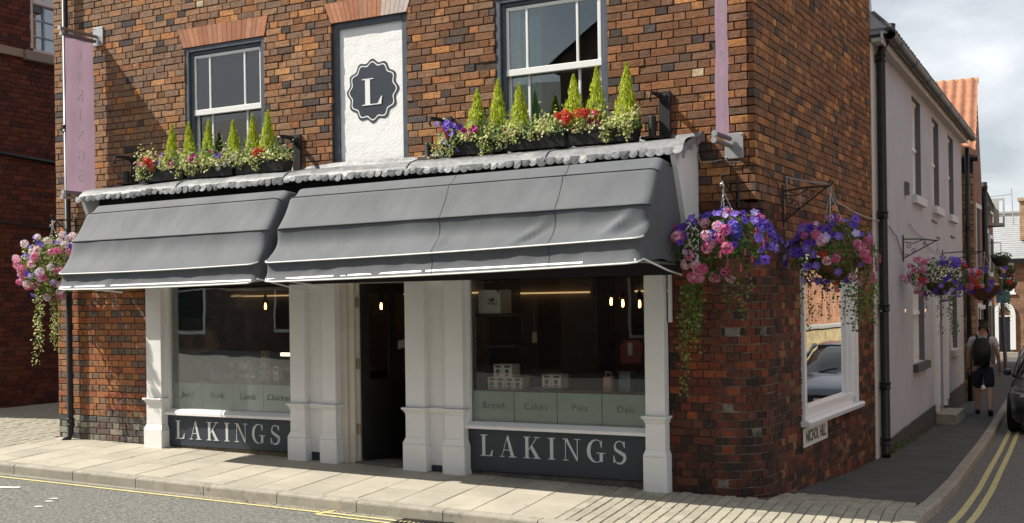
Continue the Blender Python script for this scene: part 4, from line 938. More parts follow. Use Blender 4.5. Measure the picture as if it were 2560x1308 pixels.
def hang_basket(c, rad, label, picks, nfl, trails, bowl=(.19, .17), bowl_off=(0, 0, 0), hook=None, nleaf=1500, scale=1.0, group='hanging flower baskets', fol=GREEN, view=None):
    """c: middle of the flower ball; rad: its half sizes; picks(u, v) gives the kind of flower for a place on it; view: unit vector towards the street"""
    t = thing('hanging_basket', label, 'hanging basket', c, group); c = Vector(c); rad = Vector(rad)
    bc = c+Vector(bowl_off); mb = MB(); n = 26; pr = []
    for i in range(9):
        f = i/8; r_ = bowl[0]*math.sin(math.pi/2*(.18+.82*f)); pr.append((r_*(1+.02*(i % 2)), -bowl[1]*(1-f)))
    mb.lathe(pr, n, bc); mb.tube([(bc.x+bowl[0]*math.cos(a), bc.y+bowl[0]*math.sin(a), bc.z) for a in [2*math.pi*i/24 for i in range(25)]], .012, 6)
    mb.add([(bc.x+bowl[0]*.95*math.cos(2*math.pi*i/12), bc.y+bowl[0]*.95*math.sin(2*math.pi*i/12), bc.z-.01) for i in range(12)], [tuple(range(12))]); mb.build('bowl', M_wicker, t)
    if hook is not None:
        h = Vector(hook)
        for k in range(3):
            a = 2*math.pi*k/3+.6; e = bc+Vector((bowl[0]*math.cos(a), bowl[0]*math.sin(a), 0)); m2 = MB(); n = 60; m2.tube([h.lerp(e, i/n)+Vector((.004*math.sin(i*1.6), .004*math.cos(i*1.6), 0)) for i in range(n+1)], [.0055 if i % 2 else .0028 for i in range(n+1)], 5); m2.build('chain', M_steel, t)
        m2 = MB(); m2.tube([h+Vector((0, 0, -.01)), h+Vector((.012, 0, .03)), h+Vector((.002, 0, .06)), h+Vector((-.018, 0, .05)), h+Vector((-.02, 0, .03))], .005, 6); m2.build('hook', M_steel, t)
    V = Vector(view if view is not None else (CX-c.x, CY-c.y, 0)).normalized(); H = Vector((-V.y, V.x, 0)); U = Vector((0, 0, 1))
    mb = MB()
    for i in range(int(nleaf)):
        d = rv(); k = R.uniform(.55, .99)**.6; lump = 1+.22*mnoise.noise(d*2.3+c)
        p = c+Vector((d.x*rad.x, d.y*rad.y, d.z*rad.z))*k*lump
        l = R.uniform(.025, .055)*scale; leaf_add(mb, p, d+rv()*.7, rv()+Vector((0, 0, -.5)), l, l*.62, jit(R.choice(fol), .25))
    mb.build('foliage', M_leaf, t)
    for i in range(nfl):
        for _ in range(40):
            d = rv(); 
            if d.dot(V) < -.15: continue
            u, v = d.dot(H), d.z; kd = picks(u, v)
            if kd: break
        if not kd: continue
        lump = 1+.22*mnoise.noise(d*2.3+c); p = c+Vector((d.x*rad.x, d.y*rad.y, d.z*rad.z))*R.uniform(.93, 1.1)*lump
        m_, s = kd; nm = m_[0].name.split('.')[0]
        put_flower(m_, nm, p, (Vector((0, 0, 1)) if m_ is FUCH else d+V*.5+rv()*.45), t, s*scale*R.uniform(.85, 1.2))
    for (off, ln, cols, dr, cl) in trails: trail(t, c+Vector(off), ln, cols, dr, clump=cl)
    return t
W_ = lambda *ps: R.choices([p[0] for p in ps], [p[1] for p in ps])[0]
def picks1(u, v):        # u grows to the west (left in the street view is negative)
    u = -u if False else u
    if v > .55: return W_(((VIO, 1), .55), ((PINK, 1), .25), ((LILAC, .8), .2))
    if u < -.45 and v > -.35: return W_(((VIO, 1), .6), ((PINK, 1), .3), ((LILAC, .8), .1))
    if u > .62: return W_(((VIO, 1.05), .75), ((FUCH, 1), .15), ((PINK, .8), .1))
    if u > .22: return W_((None, .55), ((FUCH, 1.1), .25), ((LOB, 1), .2)) if R.random() < .8 else None
    if v < -.1: return W_(((PINK, 1.05), .85), ((FUCH, 1), .08), ((LOB, 1), .07))
    return W_(((PINK, 1.05), .5), ((LOB, 1), .22), ((VIO, .9), .13), ((LILAC, .9), .15))
tr1 = [((R.uniform(-.35, -.12), R.uniform(-.2, .0), R.uniform(-.34, -.22)), R.uniform(.25, .7), IVY, (R.uniform(-.05, .08), 0), 2) for i in range(9)]+[((R.uniform(.0, .25), R.uniform(-.2, 0), -.28), R.uniform(.12, .4), IVY, (0, 0), 1) for i in range(6)]
tr1[0] = ((-.26, -.12, -.3), .98, IVY, (.02, 0), 2)
B1 = hang_basket((-.16, -.45, 2.225), (.43, .30, .30), 'hanging basket full of pink and violet flowers on the sunlit front of the brick corner', picks1, 112, tr1, bowl_off=(.09, .0, -.14), hook=(-.155, -.45, 2.70))
def picks2(u, v):
    if v > .5: return W_(((VIO, 1.1), .75), ((PINK, .9), .25))
    if u < -.4: return W_(((VIO, 1.15), .85), ((LILAC, 1), .15))
    if u > .45: return W_(((PINK, 1), .35), ((FUCH, 1.2), .25), (None, .35), ((VIO, .9), .05))
    if v < -.35: return W_(((VIO, 1.1), .35), (None, .55), ((PINK, .9), .1))
    return W_(((PINK, 1.1), .42), ((VIO, 1), .2), ((LILAC, 1.1), .18), ((REDF, .8), .1), (None, .1))
tr2 = [((R.uniform(.15, .40), R.uniform(-.2, .05), R.uniform(-.32, -.15)), R.uniform(.2, .42), IVY, (R.uniform(-.05, .03), 0), 2) for i in range(9)]+[((x, R.uniform(-.16, -.02), -.26), l, IVY, (0, 0), 1) for x, l in ((-.24, .42), (-.20, .34), (-.08, .28), (0, .32), (.05, .2), (.12, .38), (-.27, .3))]
B2 = hang_basket((.475, .846, 2.165), (.40, .36, .31), 'hanging basket with violet, lilac and pink flowers in front of the side window', picks2, 78, tr2, bowl_off=(.02, -.03, -.05), bowl=(.23, .20), hook=(.455, .846, 2.73))
def picks3(u, v):
    if u < -.45: return W_(((PINK, 1), .75), ((REDF, 1), .15), (None, .1))
    if u < 0: return W_((None, .65), ((VIO, 1), .2), ((PINK, .9), .15))
    if u > .6: return W_(((REDF, 1), .5), ((PINK, 1), .25), ((VIO, 1), .25))
    return W_(((VIO, 1.1), .85), ((LILAC, 1), .15))
tr3 = [((R.uniform(-.2, .3), R.uniform(-.3, .1), R.uniform(-.28, -.2)), R.uniform(.2, .7), IVY, (0, 0), 1) for i in range(9)]
def picks4(u, v): return W_(((VIO, 1.1), .6), ((PINK, .9), .1), ((REDF, .9), .1), (None, .2))
hang_basket((.44, 7.43, 2.03), (.45, .40, .29), 'hanging basket with pink, violet and red flowers on the nearer part of the grey wall', picks3, 70, tr3, hook=(.42, 7.43, 2.46), bowl_off=(0, 0, -.08), nleaf=1400)
hang_basket((.50, 12.2, 2.02), (.46, .40, .27), 'hanging basket with violet flowers at the far end of the grey wall', picks4, 40, [((R.uniform(.2, .4), R.uniform(-.2, .1), -.15), R.uniform(.3, .55), IVY, (0, 0), 2) for i in range(4)], hook=(.5, 12.2, 2.5), bowl=(.30, .26), bowl_off=(-.02, 0, -.08), nleaf=800)
def picks0(u, v): return W_(((PINK, 1.1), .66), ((WHT, 1), .1), ((VIO, 1), .14), ((LILAC, 1), .1)) if v < .6 else W_(((VIO, 1), .5), ((WHT, 1), .5))
tr0 = [((-.25+R.uniform(-.06, .06), R.uniform(-.1, .05), -.30), l, VARIG, (.06, 0), 2) for l in (.85, .7, .55)]+[((.02+R.uniform(-.08, .10), R.uniform(-.1, .05), -.28), l, VARIG, (.02, 0), 2) for l in (.62, .7, .52, .6, .35)]
hang_basket((-8.66, -.36, 2.27), (.47, .34, .36), 'hanging basket of pink and white flowers tucked behind the western awning end', picks0, 92, tr0, hook=(-8.66, -.36, 2.78), bowl_off=(0, 0, -.1), fol=VARIG[1:]+GREEN, nleaf=2800)
# the brackets the baskets hang from
def bracket(name, label, base, tip, h, scroll=True, group='ornamental basket brackets'):
    b = Vector(base); tp = Vector(tip); t = thing(name, label, 'bracket', base, group); d = (tp-b); l = d.length; d.normalize()
    MB().tube([b+Vector((0, 0, .06)), b+Vector((0, 0, -h))], .010, 6).build('upright', M_blackiron, t)
    MB().tube([b, b+d*l*.5+Vector((0, 0, .012)), tp, tp+d*.03+Vector((0, 0, .035)), tp+Vector((0, 0, .05)), tp-d*.02+Vector((0, 0, .03))], .009, 6).build('arm', M_blackiron, t)
    MB().tube([b+Vector((0, 0, -h*.85)), tp-d*.02], .008, 6).build('stay', M_blackiron, t)
    if scroll:
        for (f, g, r_) in ((.16, -.10, .035), (.30, -.16, .030), (.62, -.055, .022), (.10, -.24, .026)):
            c = b+d*l*f+Vector((0, 0, g)); m2 = MB(); m2.tube([c+d*math.cos(a)*r_*(1-.07*a)+Vector((0, 0, math.sin(a)*r_*(1-.07*a))) for a in [i*.5 for i in range(14)]], .005, 5); m2.build('scroll', M_blackiron, t)
        MB().tube([b+d*l*.02+Vector((0, 0, -.04)), b+d*l*.30+Vector((0, 0, -.055)), b+d*l*.55+Vector((0, 0, -.0))], .006, 5).build('curl', M_blackiron, t); MB().tube([b+d*l*.36, b+d*l*.36+Vector((0, 0, -h*.55))], .005, 5).build('spindle', M_steel, t)
    MB().tube([tp+Vector((0, 0, .0)), tp+Vector((0, 0, -.05))], .005, 5).build('hanger', M_steel, t)
    return t
bracket('basket_bracket', 'dark scrolled bracket on the shop side wall above the side window', (.012, .846, 2.775), (.455, .846, 2.80), .34)
bracket('basket_bracket', 'dark scrolled bracket on the grey wall nearest the shop', (-.055, 7.43, 2.60), (.42, 7.43, 2.56), .33)
bracket('basket_bracket', 'dark scrolled bracket at the far end of the grey wall', (-.21, 12.2, 2.55), (.50, 12.2, 2.56), .2, False)
bracket('basket_bracket', 'small black bracket low on the shop front beside the white fascia cheek', (-.155, -.012, 2.79), (-.155, -.45, 2.78), .22, False)
bracket('basket_bracket', 'black bracket behind the western awning end near the drainpipe', (-8.66, -.012, 2.84), (-8.66, -.36, 2.85), .25, False)
# ------------------------------------------------------------------ planters on the lead roof
def planter(x0, x1, label):
    t = thing('planter', label, 'planter', ((x0+x1)/2, -.30, 3.19)); z0_, z1_ = 3.20, 3.345; ya, yb = -.40, -.22
    mb = MB(); e = .018
    q0 = [(x0+e, ya+e), (x1-e, ya+e), (x1-e, yb-e), (x0+e, yb-e)]; q1 = [(x0, ya), (x1, ya), (x1, yb), (x0, yb)]; q2 = [(x0-.008, ya-.008), (x1+.008, ya-.008), (x1+.008, yb+.008), (x0-.008, yb+.008)]; q3 = [(x0+.01, ya+.01), (x1-.01, ya+.01), (x1-.01, yb-.01), (x0+.01, yb-.01)]
    rings = [[(u, v, z0_) for u, v in q0], [(u, v, z1_-.02) for u, v in q1], [(u, v, z1_-.02) for u, v in q2], [(u, v, z1_) for u, v in q2], [(u, v, z1_) for u, v in q3], [(u, v, z1_-.03) for u, v in q3]]
    vs = [p for r_ in rings for p in r_]; mb.add(vs, [(0, 3, 2, 1)]+[(4*i+k, 4*i+(k+1) % 4, 4*i+4+(k+1) % 4, 4*i+4+k) for i in range(5) for k in range(4)]); mb.build('trough', M_tub, t)
    MB().add([(u, v, z1_-.03) for u, v in q3], [(0, 1, 2, 3)]).build('soil', M_soil, t)
    return t
def bedding(x0, x1, label, flowers, dens, droop):
    t = thing('bedding_plants', label, 'plants', ((x0+x1)/2, -.30, 3.33)); mb = MB(); nl = int(dens*(x1-x0)*2300)
    for i in range(nl):
        x = R.uniform(x0-.03, x1+.03); hgt = .08+.05*mnoise.noise(Vector((x*4, 2, 1)))
        y = R.gauss(-.34, .055); z = 3.315+abs(R.gauss(0, .62))*hgt*1.7
        cl = mnoise.noise(Vector((x*6, z*5, 8)))
        cols = VARIG[:3] if cl > .08 else GREEN+[(.3, .36, .12)] if cl < -.18 else VARIG
        l = R.uniform(.02, .044); leaf_add(mb, (x, y, z), Vector((R.gauss(0, .6), -1, R.gauss(.5, .5))), rv()+Vector((0, 0, .4)), l, l*.7, jit(R.choice(cols), .2))
    for i in range(int((x1-x0)*26)):                                  # feathery upright sprigs
        x = R.uniform(x0, x1); p = Vector((x, R.uniform(-.36, -.26), 3.37)); d = Vector((R.gauss(0, .25), R.gauss(-.1, .2), 1)).normalized()
        for k in range(9): leaf_add(mb, p+d*k*.013, rv()+Vector((0, -1, 0)), d+rv()*.9, .026, .008, jit(R.choice([(.45, .5, .3), (.3, .38, .16), (.55, .57, .4)])))
    mb.build('foliage', M_leaf, t)
    for (fx, fz, kind, s, n) in flowers:
        for k in range(n): put_flower(kind, kind[0].name.split('.')[0], (x0+(x1-x0)*fx+R.gauss(0, .035), -.40+R.gauss(0, .02), 3.38+fz+R.gauss(0, .022)), Vector((R.gauss(.2, .3), -1, R.gauss(.25, .3))), t, s*R.uniform(.75, 1.1))
    for (fx, ln, cl) in droop:
        for k in range(2): trail(t, (x0+(x1-x0)*fx+R.gauss(0, .03), -.415+R.gauss(0, .008), 3.36), ln*R.uniform(.7, 1.1), VARIG, (R.uniform(-.2, .2), -.12), lw=.026, step=.022, clump=cl)
    return t
L_ = [(-7.17, -6.47), (-6.44, -5.74), (-5.71, -5.03)]; E_ = [(-3.04, -2.36), (-2.33, -1.68), (-1.65, -.99)]
for (a, b), lb in zip(L_+E_, ['westernmost black trough on the lead roof, under red flowers', 'middle black trough below the teal-curtained window, nearly hidden by ivy', 'black trough next to the iron arm east of the teal-curtained window', 'black trough below violet petunias, nearest the painted panel', 'middle black trough below the dark upstairs window', 'black trough with its bare front showing, nearest the street corner']): planter(a, b, lb)
bedding(*L_[0], 'bedding plants with red flowers at the western end of the roof troughs', [(.22, .05, REDF, .9, 5), (.30, .02, REDF, .9, 4), (.42, .03, VIO, .8, 2), (.25, .07, VIO, .7, 1), (.02, .02, PINK, .6, 2), (.80, .01, MAG, .8, 3), (.55, .10, VIO, .7, 1)], 1.0, [(.08, .14, 2), (.28, .13, 1), (.05, .1, 2), (.95, .12, 2)])
bedding(*L_[1], 'bedding plants with magenta flowers below the teal-curtained window', [(.10, .04, MAG, .9, 5), (.2, .05, MAG, .8, 3), (.55, .06, PINK, .5, 2), (.72, .05, MAG, .8, 3), (.78, .04, VIO, .8, 2), (.70, -.07, VIO, .95, 2), (.92, -.05, VIO, .9, 2), (.95, .03, LILAC, .7, 2)], 1.1, [(.12, .12, 2), (.32, .10, 2), (.52, .11, 2), (.75, .09, 2), (.95, .08, 1)])
bedding(*L_[2], 'bedding plants with one orange-red cluster beside the iron arm', [(.46, .06, REDF, .8, 4), (.5, .02, REDF, .7, 2), (.12, .02, LILAC, .7, 2), (.1, -.03, VIO, .7, 1)], .9, [(.1, .1, 2), (.42, .11, 2), (.5, .12, 2)])
bedding(*E_[0], 'bedding plants thick with violet petunias above the awning middle', [(.10, .12, VIO, 1, 5), (.16, .07, VIO, 1, 6), (.05, .05, REDF, .7, 2), (.10, .03, REDF, .7, 1), (.2, .0, VIO, .9, 3), (.06, -.03, VIO, .8, 2), (.25, .12, VIO, .9, 3), (.2, -.1, VIO, .85, 2), (.60, .05, MAG, 1, 4), (.45, .0, MAG, .9, 2)], 1.05, [(.0, .17, 2), (.1, .15, 2), (.3, .12, 2), (.72, .15, 2), (.85, .16, 2), (.95, .12, 1)])
bedding(*E_[1], 'cream and green bedding plants in the middle of the eastern troughs', [(.97, .09, REDF, .95, 5), (.05, .03, MAG, .5, 1), (.98, .03, MAG, .8, 3)], 1.05, [(.05, .12, 2), (.2, .08, 2), (.45, .05, 2), (.7, .04, 1)])
bedding(*E_[2], 'bedding plants with scarlet and magenta flowers nearest the street corner', [(.02, .08, REDF, .95, 4), (.30, .10, REDF, .9, 5), (.35, .05, MAG, .9, 4), (.42, .03, MAG, .8, 3), (.05, -.01, MAG, .7, 2)], .75, [(.60, .15, 2), (.66, .12, 1), (.90, .13, 2), (1.0, .1, 2)])
def conifer(x, zb, zt, r_, label):
    t = thing('dwarf_conifer', label, 'conifer', (x, -.28, zb), 'lime-green dwarf conifers in the roof troughs'); mb = MB(); h = zt-zb; n = 2300
    for i in range(n):
        f = R.random()**1.2; rr = r_*(1-f)**.75*(1.0 if f > .12 else .75+2*f); a = R.uniform(0, 6.283); lump = 1+.28*mnoise.noise(Vector((math.cos(a)*1.5, math.sin(a)*1.5, f*6+x)))
        k = R.uniform(.45, 1.0)*lump; p = Vector((x+rr*k*math.cos(a)+.02*f*math.sin(x*9), -.28+rr*k*math.sin(a), zb+h*f*.95))
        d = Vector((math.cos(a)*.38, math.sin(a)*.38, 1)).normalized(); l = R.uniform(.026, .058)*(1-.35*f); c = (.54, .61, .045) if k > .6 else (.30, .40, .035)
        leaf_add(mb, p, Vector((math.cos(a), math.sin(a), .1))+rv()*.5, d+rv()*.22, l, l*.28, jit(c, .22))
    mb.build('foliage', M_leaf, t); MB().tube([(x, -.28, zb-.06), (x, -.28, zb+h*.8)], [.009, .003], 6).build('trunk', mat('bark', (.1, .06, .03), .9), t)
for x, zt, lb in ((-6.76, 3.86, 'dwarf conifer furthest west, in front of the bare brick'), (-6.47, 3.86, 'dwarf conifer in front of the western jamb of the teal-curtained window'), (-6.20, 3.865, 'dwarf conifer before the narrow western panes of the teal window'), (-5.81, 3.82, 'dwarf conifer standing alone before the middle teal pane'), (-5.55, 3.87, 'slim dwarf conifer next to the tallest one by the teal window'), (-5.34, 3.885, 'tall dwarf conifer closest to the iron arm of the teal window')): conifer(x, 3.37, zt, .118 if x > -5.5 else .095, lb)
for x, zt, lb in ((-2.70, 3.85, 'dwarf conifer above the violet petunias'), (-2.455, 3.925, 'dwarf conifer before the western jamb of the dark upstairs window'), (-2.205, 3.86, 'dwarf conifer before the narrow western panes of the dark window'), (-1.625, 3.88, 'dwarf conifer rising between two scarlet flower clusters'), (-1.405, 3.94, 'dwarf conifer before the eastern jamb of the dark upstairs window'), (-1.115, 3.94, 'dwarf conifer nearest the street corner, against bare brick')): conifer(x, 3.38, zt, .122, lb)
# ------------------------------------------------------------------ rainwater pipes
def downpipe(label, pts, r_, collars, group=None, shoe=None):
    t = thing('drainpipe', label, 'drainpipe', pts[-1], group); MB().tube(pts, r_, 14).build('pipe', M_pipe, t, smooth=True)
    for (x, y, z, wx) in collars:
        o = MB().lathe([(r_+.001, -.045), (r_+.016, -.045), (r_+.016, -.03), (r_+.009, -.026), (r_+.009, .026), (r_+.016, .03), (r_+.016, .045), (r_+.001, .045)], 14, (x, y, z)).build('collar', M_pipe, t, smooth=True)
        if wx: MB().box(x-wx[0], x+wx[0], y-wx[1], y+wx[1], z-.022, z+.022).build('ear', M_pipe, o)
    return t
downpipe('black drainpipe at the western end of the brick front', [(-8.73, -.075, 6.4), (-8.73, -.075, .22), (-8.735, -.10, .16), (-8.76, -.16, .11)], .038, [(-8.73, -.075, 4.0, (.10, .01)), (-8.73, -.075, 2.2, (.10, .01)), (-8.73, -.075, .35, None)])
downpipe('tall black drainpipe between the brick shop and the grey house', [(.19, 5.40, 5.28), (.18, 5.40, 5.12), (.09, 5.36, 5.0), (.065, 5.35, 4.88), (.065, 5.35, -.24), (.065, 5.32, -.30)], .057, [(.065, 5.35, 4.84, (.03, .1)), (.065, 5.35, 2.82, (.03, .1)), (.065, 5.35, 1.62, (.03, .1)), (.065, 5.35, .62, (.03, .1)), (.065, 5.35, -.10, None)])
# ------------------------------------------------------------------ street sign, alarm lamp, cables
t = thing('street_sign', 'white street name sign reading NICHOL HILL under the side window', 'street sign', (.02, 1.93, .36))
MB().box(.008, .022, 1.44, 2.42, .258, .452, b=.004).build('plate', mat('enamel_white', (.72, .71, .66), .4, var=.06, vscale=8, tint=((.4, .37, .3), 14, .70)), t)
place_text('NICHOL HILL', .165, (.0235, 1.93, .355), (math.pi/2, 0, math.pi/2), M_black, t, scale=(.80, 1, 1), bold=.0035, spacing=1.05)
t = thing('wall_lamp', 'pale square floodlight high on the shop side wall', 'floodlight', (.1, 2.2, 5.15))
MB().box(.0, .05, 2.15, 2.25, 5.1, 5.25).build('mount', M_steel, t); MB().box(.05, .22, 2.02, 2.40, 5.07, 5.28, b=.02).build('housing', mat('cream_plastic', (.55, .53, .46), .6), t); MB().box(.07, .20, 2.05, 2.37, 5.062, 5.07).build('lens', mat('lamp_lens', (.5, .5, .46), .3), t)
def cable(label, pts, r_=.006, m=M_blackiron, cat='cable'):
    P = []; pv = [Vector(p) for p in pts]
    for a, b in zip(pv[:-1], pv[1:]):
        for i in range(8): q = a.lerp(b, i/8); P.append(q+Vector((0, 0, -.03*min(1, (b-a).length)*math.sin(math.pi*i/8))))
    P.append(pv[-1]); mb = MB(); mb.tube(P, r_, 5); o = mb.build('cable', m, None, at=pts[0]); return lab(o, label, cat)
M_palec = mat('pale_cable', (.42, .40, .37), .6)
cable('black cable looping from the white fascia cheek to the banner plate', [(-.53, -.02, 3.06), (-.30, -.02, 2.99), (-.12, -.02, 2.98), (0, -.02, 2.96), (.02, .3, 2.93), (.02, .62, 2.84), (.015, .83, 2.62)])
cable('thin pale cable from the fascia cheek to the banner plate', [(-.53, -.03, 3.10), (-.50, -.03, 3.0), (-.30, -.03, 3.01)], .005, M_palec)
cable('pale cable strung from the scrolled bracket to the tall drainpipe', [(.02, 1.0, 2.68), (.02, .93, 2.92), (.45, .85, 2.82), (.03, 3.0, 2.82), (.03, 5.3, 2.74)], .008, M_palec)
cable('dark cable running from the tall drainpipe to the grey wall bracket', [(.06, 5.42, 2.74), (.0, 6.1, 2.72), (-.02, 6.7, 2.62), (-.05, 7.4, 2.35)], .006)
cable('pale cable running along the grey wall past the second bracket', [(-.05, 7.9, 2.85), (-.12, 9.6, 2.72), (-.15, 10.6, 2.56), (-.2, 11.8, 2.55), (-.3, 14.5, 2.5)], .007, M_palec)
cable('pale wire loop on the western drainpipe below the banner', [(-8.95, -.03, 2.90), (-9.0, -.12, 2.80), (-8.92, -.05, 2.70), (-8.74, -.12, 2.66), (-8.6, -.02, 2.62)], .007, M_palec)
# ------------------------------------------------------------------ grey rendered house down the side street
GU = Vector((-.0332, .99945, 0)).normalized(); GN = Vector((GU.y, -GU.x, 0)); G0 = Vector((0, 5.42, 0))
def GH(u, out, z): q = G0+GU*u+GN*out; return (q.x, q.y, z)
GREY = thing('grey_house', 'grey rendered two-storey house with tall white sash windows next to the brick shop', 'house', (-.2, 10.6, -.4))
GW = [(3.17, 4.15, 3.335, 4.88), (5.60, 6.55, 3.335, 4.88), (8.0, 8.95, 3.335, 4.88)]; GB = [(3.0, 4.30, .73, 2.15), (8.14, 9.25, .73, 2.15)]; GD = (5.62, 6.80, -.6, 2.0)
mb = MB(); holes_wall(mb, 0.0, 10.5, -.7, 5.06, GW+GB+[GD], lambda u, z, d: GH(u, -d, z), .26); mb.build('wall', M_render, GREY)
gbox = lambda mb, u0, u1, o0, o1, z0, z1: mb.add([GH(u, o, z) for z in (z0, z1) for o in (o0, o1) for u in (u0, u1)], [(0, 2, 3, 1), (4, 5, 7, 6), (0, 1, 5, 4), (2, 6, 7, 3), (0, 4, 6, 2), (1, 3, 7, 5)])
mb = MB(); mb.grid([[GH(u, .022, z) for z in (-.7, lerp(u, [0, 10.5], [-.142, -.028])+.012*mnoise.noise(Vector((u*2, 0, 0))))] for u in [.1*i for i in range(56)]]); mb.grid([[GH(u, .022, z) for z in (-.7, lerp(u, [0, 10.5], [-.142, -.028])+.012*mnoise.noise(Vector((u*2, 0, 0))))] for u in [6.98+.08*i for i in range(45)]])
mb.build('plinth', M_plinth, GREY)
mb = MB(); gbox(mb, -.39, -.0, -.25, -.012, -.5, 5.0); mb.build('return_wall', mat('cream_edge_paint', (.62, .62, .56), .7), GREY)
mb = MB(); gbox(mb, -.39, 10.6, .0, .13, 5.0, 5.045); mb.build('soffit', mat('soffit_board', (.5, .49, .46), .7, var=.1), GREY)
mb = MB(); gbox(mb, -.39, 10.6, .115, .135, 4.98, 5.12); mb.build('fascia_board', M_whiteg, GREY)
def gwin(u0, u1, z0, z1, rail, sill_m, upper):
    c = GH((u0+u1)/2, -.08, (z0+z1)/2); m1 = M_reveal
    o = MB(); 
    gbox(o, u0, u0+.012, -.25, -.004, z0, z1); gbox(o, u1-.012, u1, -.25, -.004, z0, z1); gbox(o, u0+.012, u1-.012, -.25, -.004, z1-.012, z1); o = o.build('window', m1, GREY, at=c)
    f = MB(); a, b = u0+.012, u1-.012
    for (p, q, r0, r1) in ((a, a+.06, z0, z1-.012), (b-.06, b, z0, z1-.012), (a+.06, b-.06, z1-.07, z1-.012), (a+.06, b-.06, rail, rail+.05), (a+.06, b-.06, z0, z0+.09)): gbox(f, p, q, -.13, -.06 if r0 >= rail-.3 and (p > a+.03 or 1) and r1 > rail else -.13+.045, r0, r1)
    f.build('sash', M_whiteg, o)
    for k in (1, 2): 
        uu = a+.06+(b-a-.12)*k/3; f = MB(); gbox(f, uu-.012, uu+.012, -.12, -.07, z0+.09, z1-.07); f.build('glazing_bar', M_whiteg, o)
    f = MB(); gbox(f, a+.06, b-.06, -.115, -.11, z0+.05, z1-.05); f.build('pane', M_glass_up, o)
    f = MB(); gbox(f, a, b, -.25, -.24, z0, z1); f.build('backing', M_dark, o)
    f = MB(); gbox(f, u0-.07, u1+.16, -.1, .075, z0-.125, z0-.003); f.build('sill', sill_m, o)
M_reveal = mat('slate_reveal_paint', (.13, .135, .155), .7)
M_sillw = mat('pale_sill_paint', (.62, .66, .70), .6, var=.05)
for k, w_ in enumerate(GW): gwin(*w_, 4.08, M_sillw, True)
gwin(*GB[0], 1.48, mat('slate_sill', (.075, .08, .09), .6, var=.2), False); gwin(*GB[1], 1.5, mat('old_cream_sill', (.55, .52, .45), .8, tint=((.2, .18, .15), 14, .55)), False)
# white door case
o = MB(); 
for (a, b) in ((5.42, 5.66), (6.76, 7.0)):
    gbox(o, a, b, 0, .06, -.22, 2.05); gbox(o, a+.05, b-.05, .06, .085, -.1, 2.0)
gbox(o, 5.36, 7.06, 0, .10, 2.05, 2.30); gbox(o, 5.30, 7.12, 0, .16, 2.30, 2.36); o = o.build('door_case', M_white, GREY, at=GH(6.2, 0, .9))
f = MB(); gbox(f, 5.66, 6.76, -.16, -.11, -.22, 2.02); f.build('door_leaf', mat('door_white', (.66, .67, .68), .5), o)
f = MB()
for (a, b, c, d) in ((5.78, 6.15, .0, .75), (6.27, 6.64, .0, .75), (5.78, 6.15, .9, 1.85), (6.27, 6.64, .9, 1.85)): gbox(f, a, b, -.11, -.098, c, d)
f.build('raised_panels', mat('door_white', (.66, .67, .68), .5), o)
f = MB(); gbox(f, 5.55, 6.9, -.1, .34, -.5, -.27); f.build('doorstep', M_kerb, o)
# gutter and pantiled eaves
mb = MB(); pr = [(.075*math.cos(a), .075*math.sin(a)) for a in [math.pi+math.pi*i/8 for i in range(9)]]
mb.grid([[GH(u, .215+p, 5.10+z) for p, z in pr] for u in [-.30+.5*i for i in range(22)]+[10.62]]); mb.grid([[GH(u, .215+p*.93, 5.10+z*.93) for p, z in pr] for u in [-.30+.5*i for i in range(22)]+[10.62]][::-1])
mb.build('gutter', M_pipe, GREY, smooth=True)
for k in range(8): mb = MB(); mb.grid([[GH(.3+1.42*k+e, .215+p*1.1, 5.10+z*1.1) for p, z in pr] for e in (-.04, .04)]); mb.build('gutter_joint', M_pipe, GREY)
def pantile(wd, ln, th=.018):
    """S-shaped roof tile, x across, y up the slope"""
    mb = MB(); n = 8; prof = [(wd*(i/n-.5)*1.08, .026*math.sin(2*math.pi*(i/n)-.6)) for i in range(n+1)]
    mb.grid([[(x, y, z+(.02 if y > 0 else .0)) for x, z in prof] for y in (ln, 0)][::-1]); mb.grid([[(x, -0.0, z-th*k) for x, z in prof] for k in (0, 1)][::-1]); return mb
rp = math.radians(42)
tile_g = pantile(.21, .36).mesh('roof_tile', M_greytile, True)
ez = math.atan2(GU.y, GU.x)
for i in range(52):
    q = GH(-.3+.21*i, .27, 5.13+R.uniform(-.004, .004)); ob = inst(tile_g, 'roof_tile', q, GREY)
    mm = Matrix((( GU.x, -GN.x*math.cos(rp), GN.x*math.sin(rp)), (GU.y, -GN.y*math.cos(rp), GN.y*math.sin(rp)), (0, math.sin(rp), math.cos(rp)))); ob.rotation_euler = mm.to_euler()
mb = MB(); mb.grid([[GH(-.35+.0525*i, .27-2.75*j/6+.0, 5.13+2.75*j/6*math.tan(rp)+.024*math.sin(2*math.pi*i/4)-.03*(j == 0)) for i in range(212)] for j in range(7)]); mb.build('roof', M_greytile, GREY, smooth=True)
mb = MB(); mb.add([GH(-.35, .2, 5.1), GH(-.35, -5, 5.1), GH(-.35, -2.5, 7.5)], [(0, 1, 2)]); mb.add([GH(10.6, .2, 5.06), GH(10.6, -5, 5.06), GH(10.6, -2.5, 7.5)], [(2, 1, 0)]); mb.add([GH(-.35, -2.48, 7.55), GH(10.7, -2.48, 7.55), GH(10.7, -5.3, 5.0), GH(-.35, -5.3, 5.0)], [(0, 1, 2, 3)]); mb.add([GH(10.5, 0, -.7), GH(10.5, -5, -.7), GH(10.5, -5, 5.06), GH(10.5, 0, 5.06)], [(0, 1, 2, 3)]); mb.build('gable', M_render, GREY)
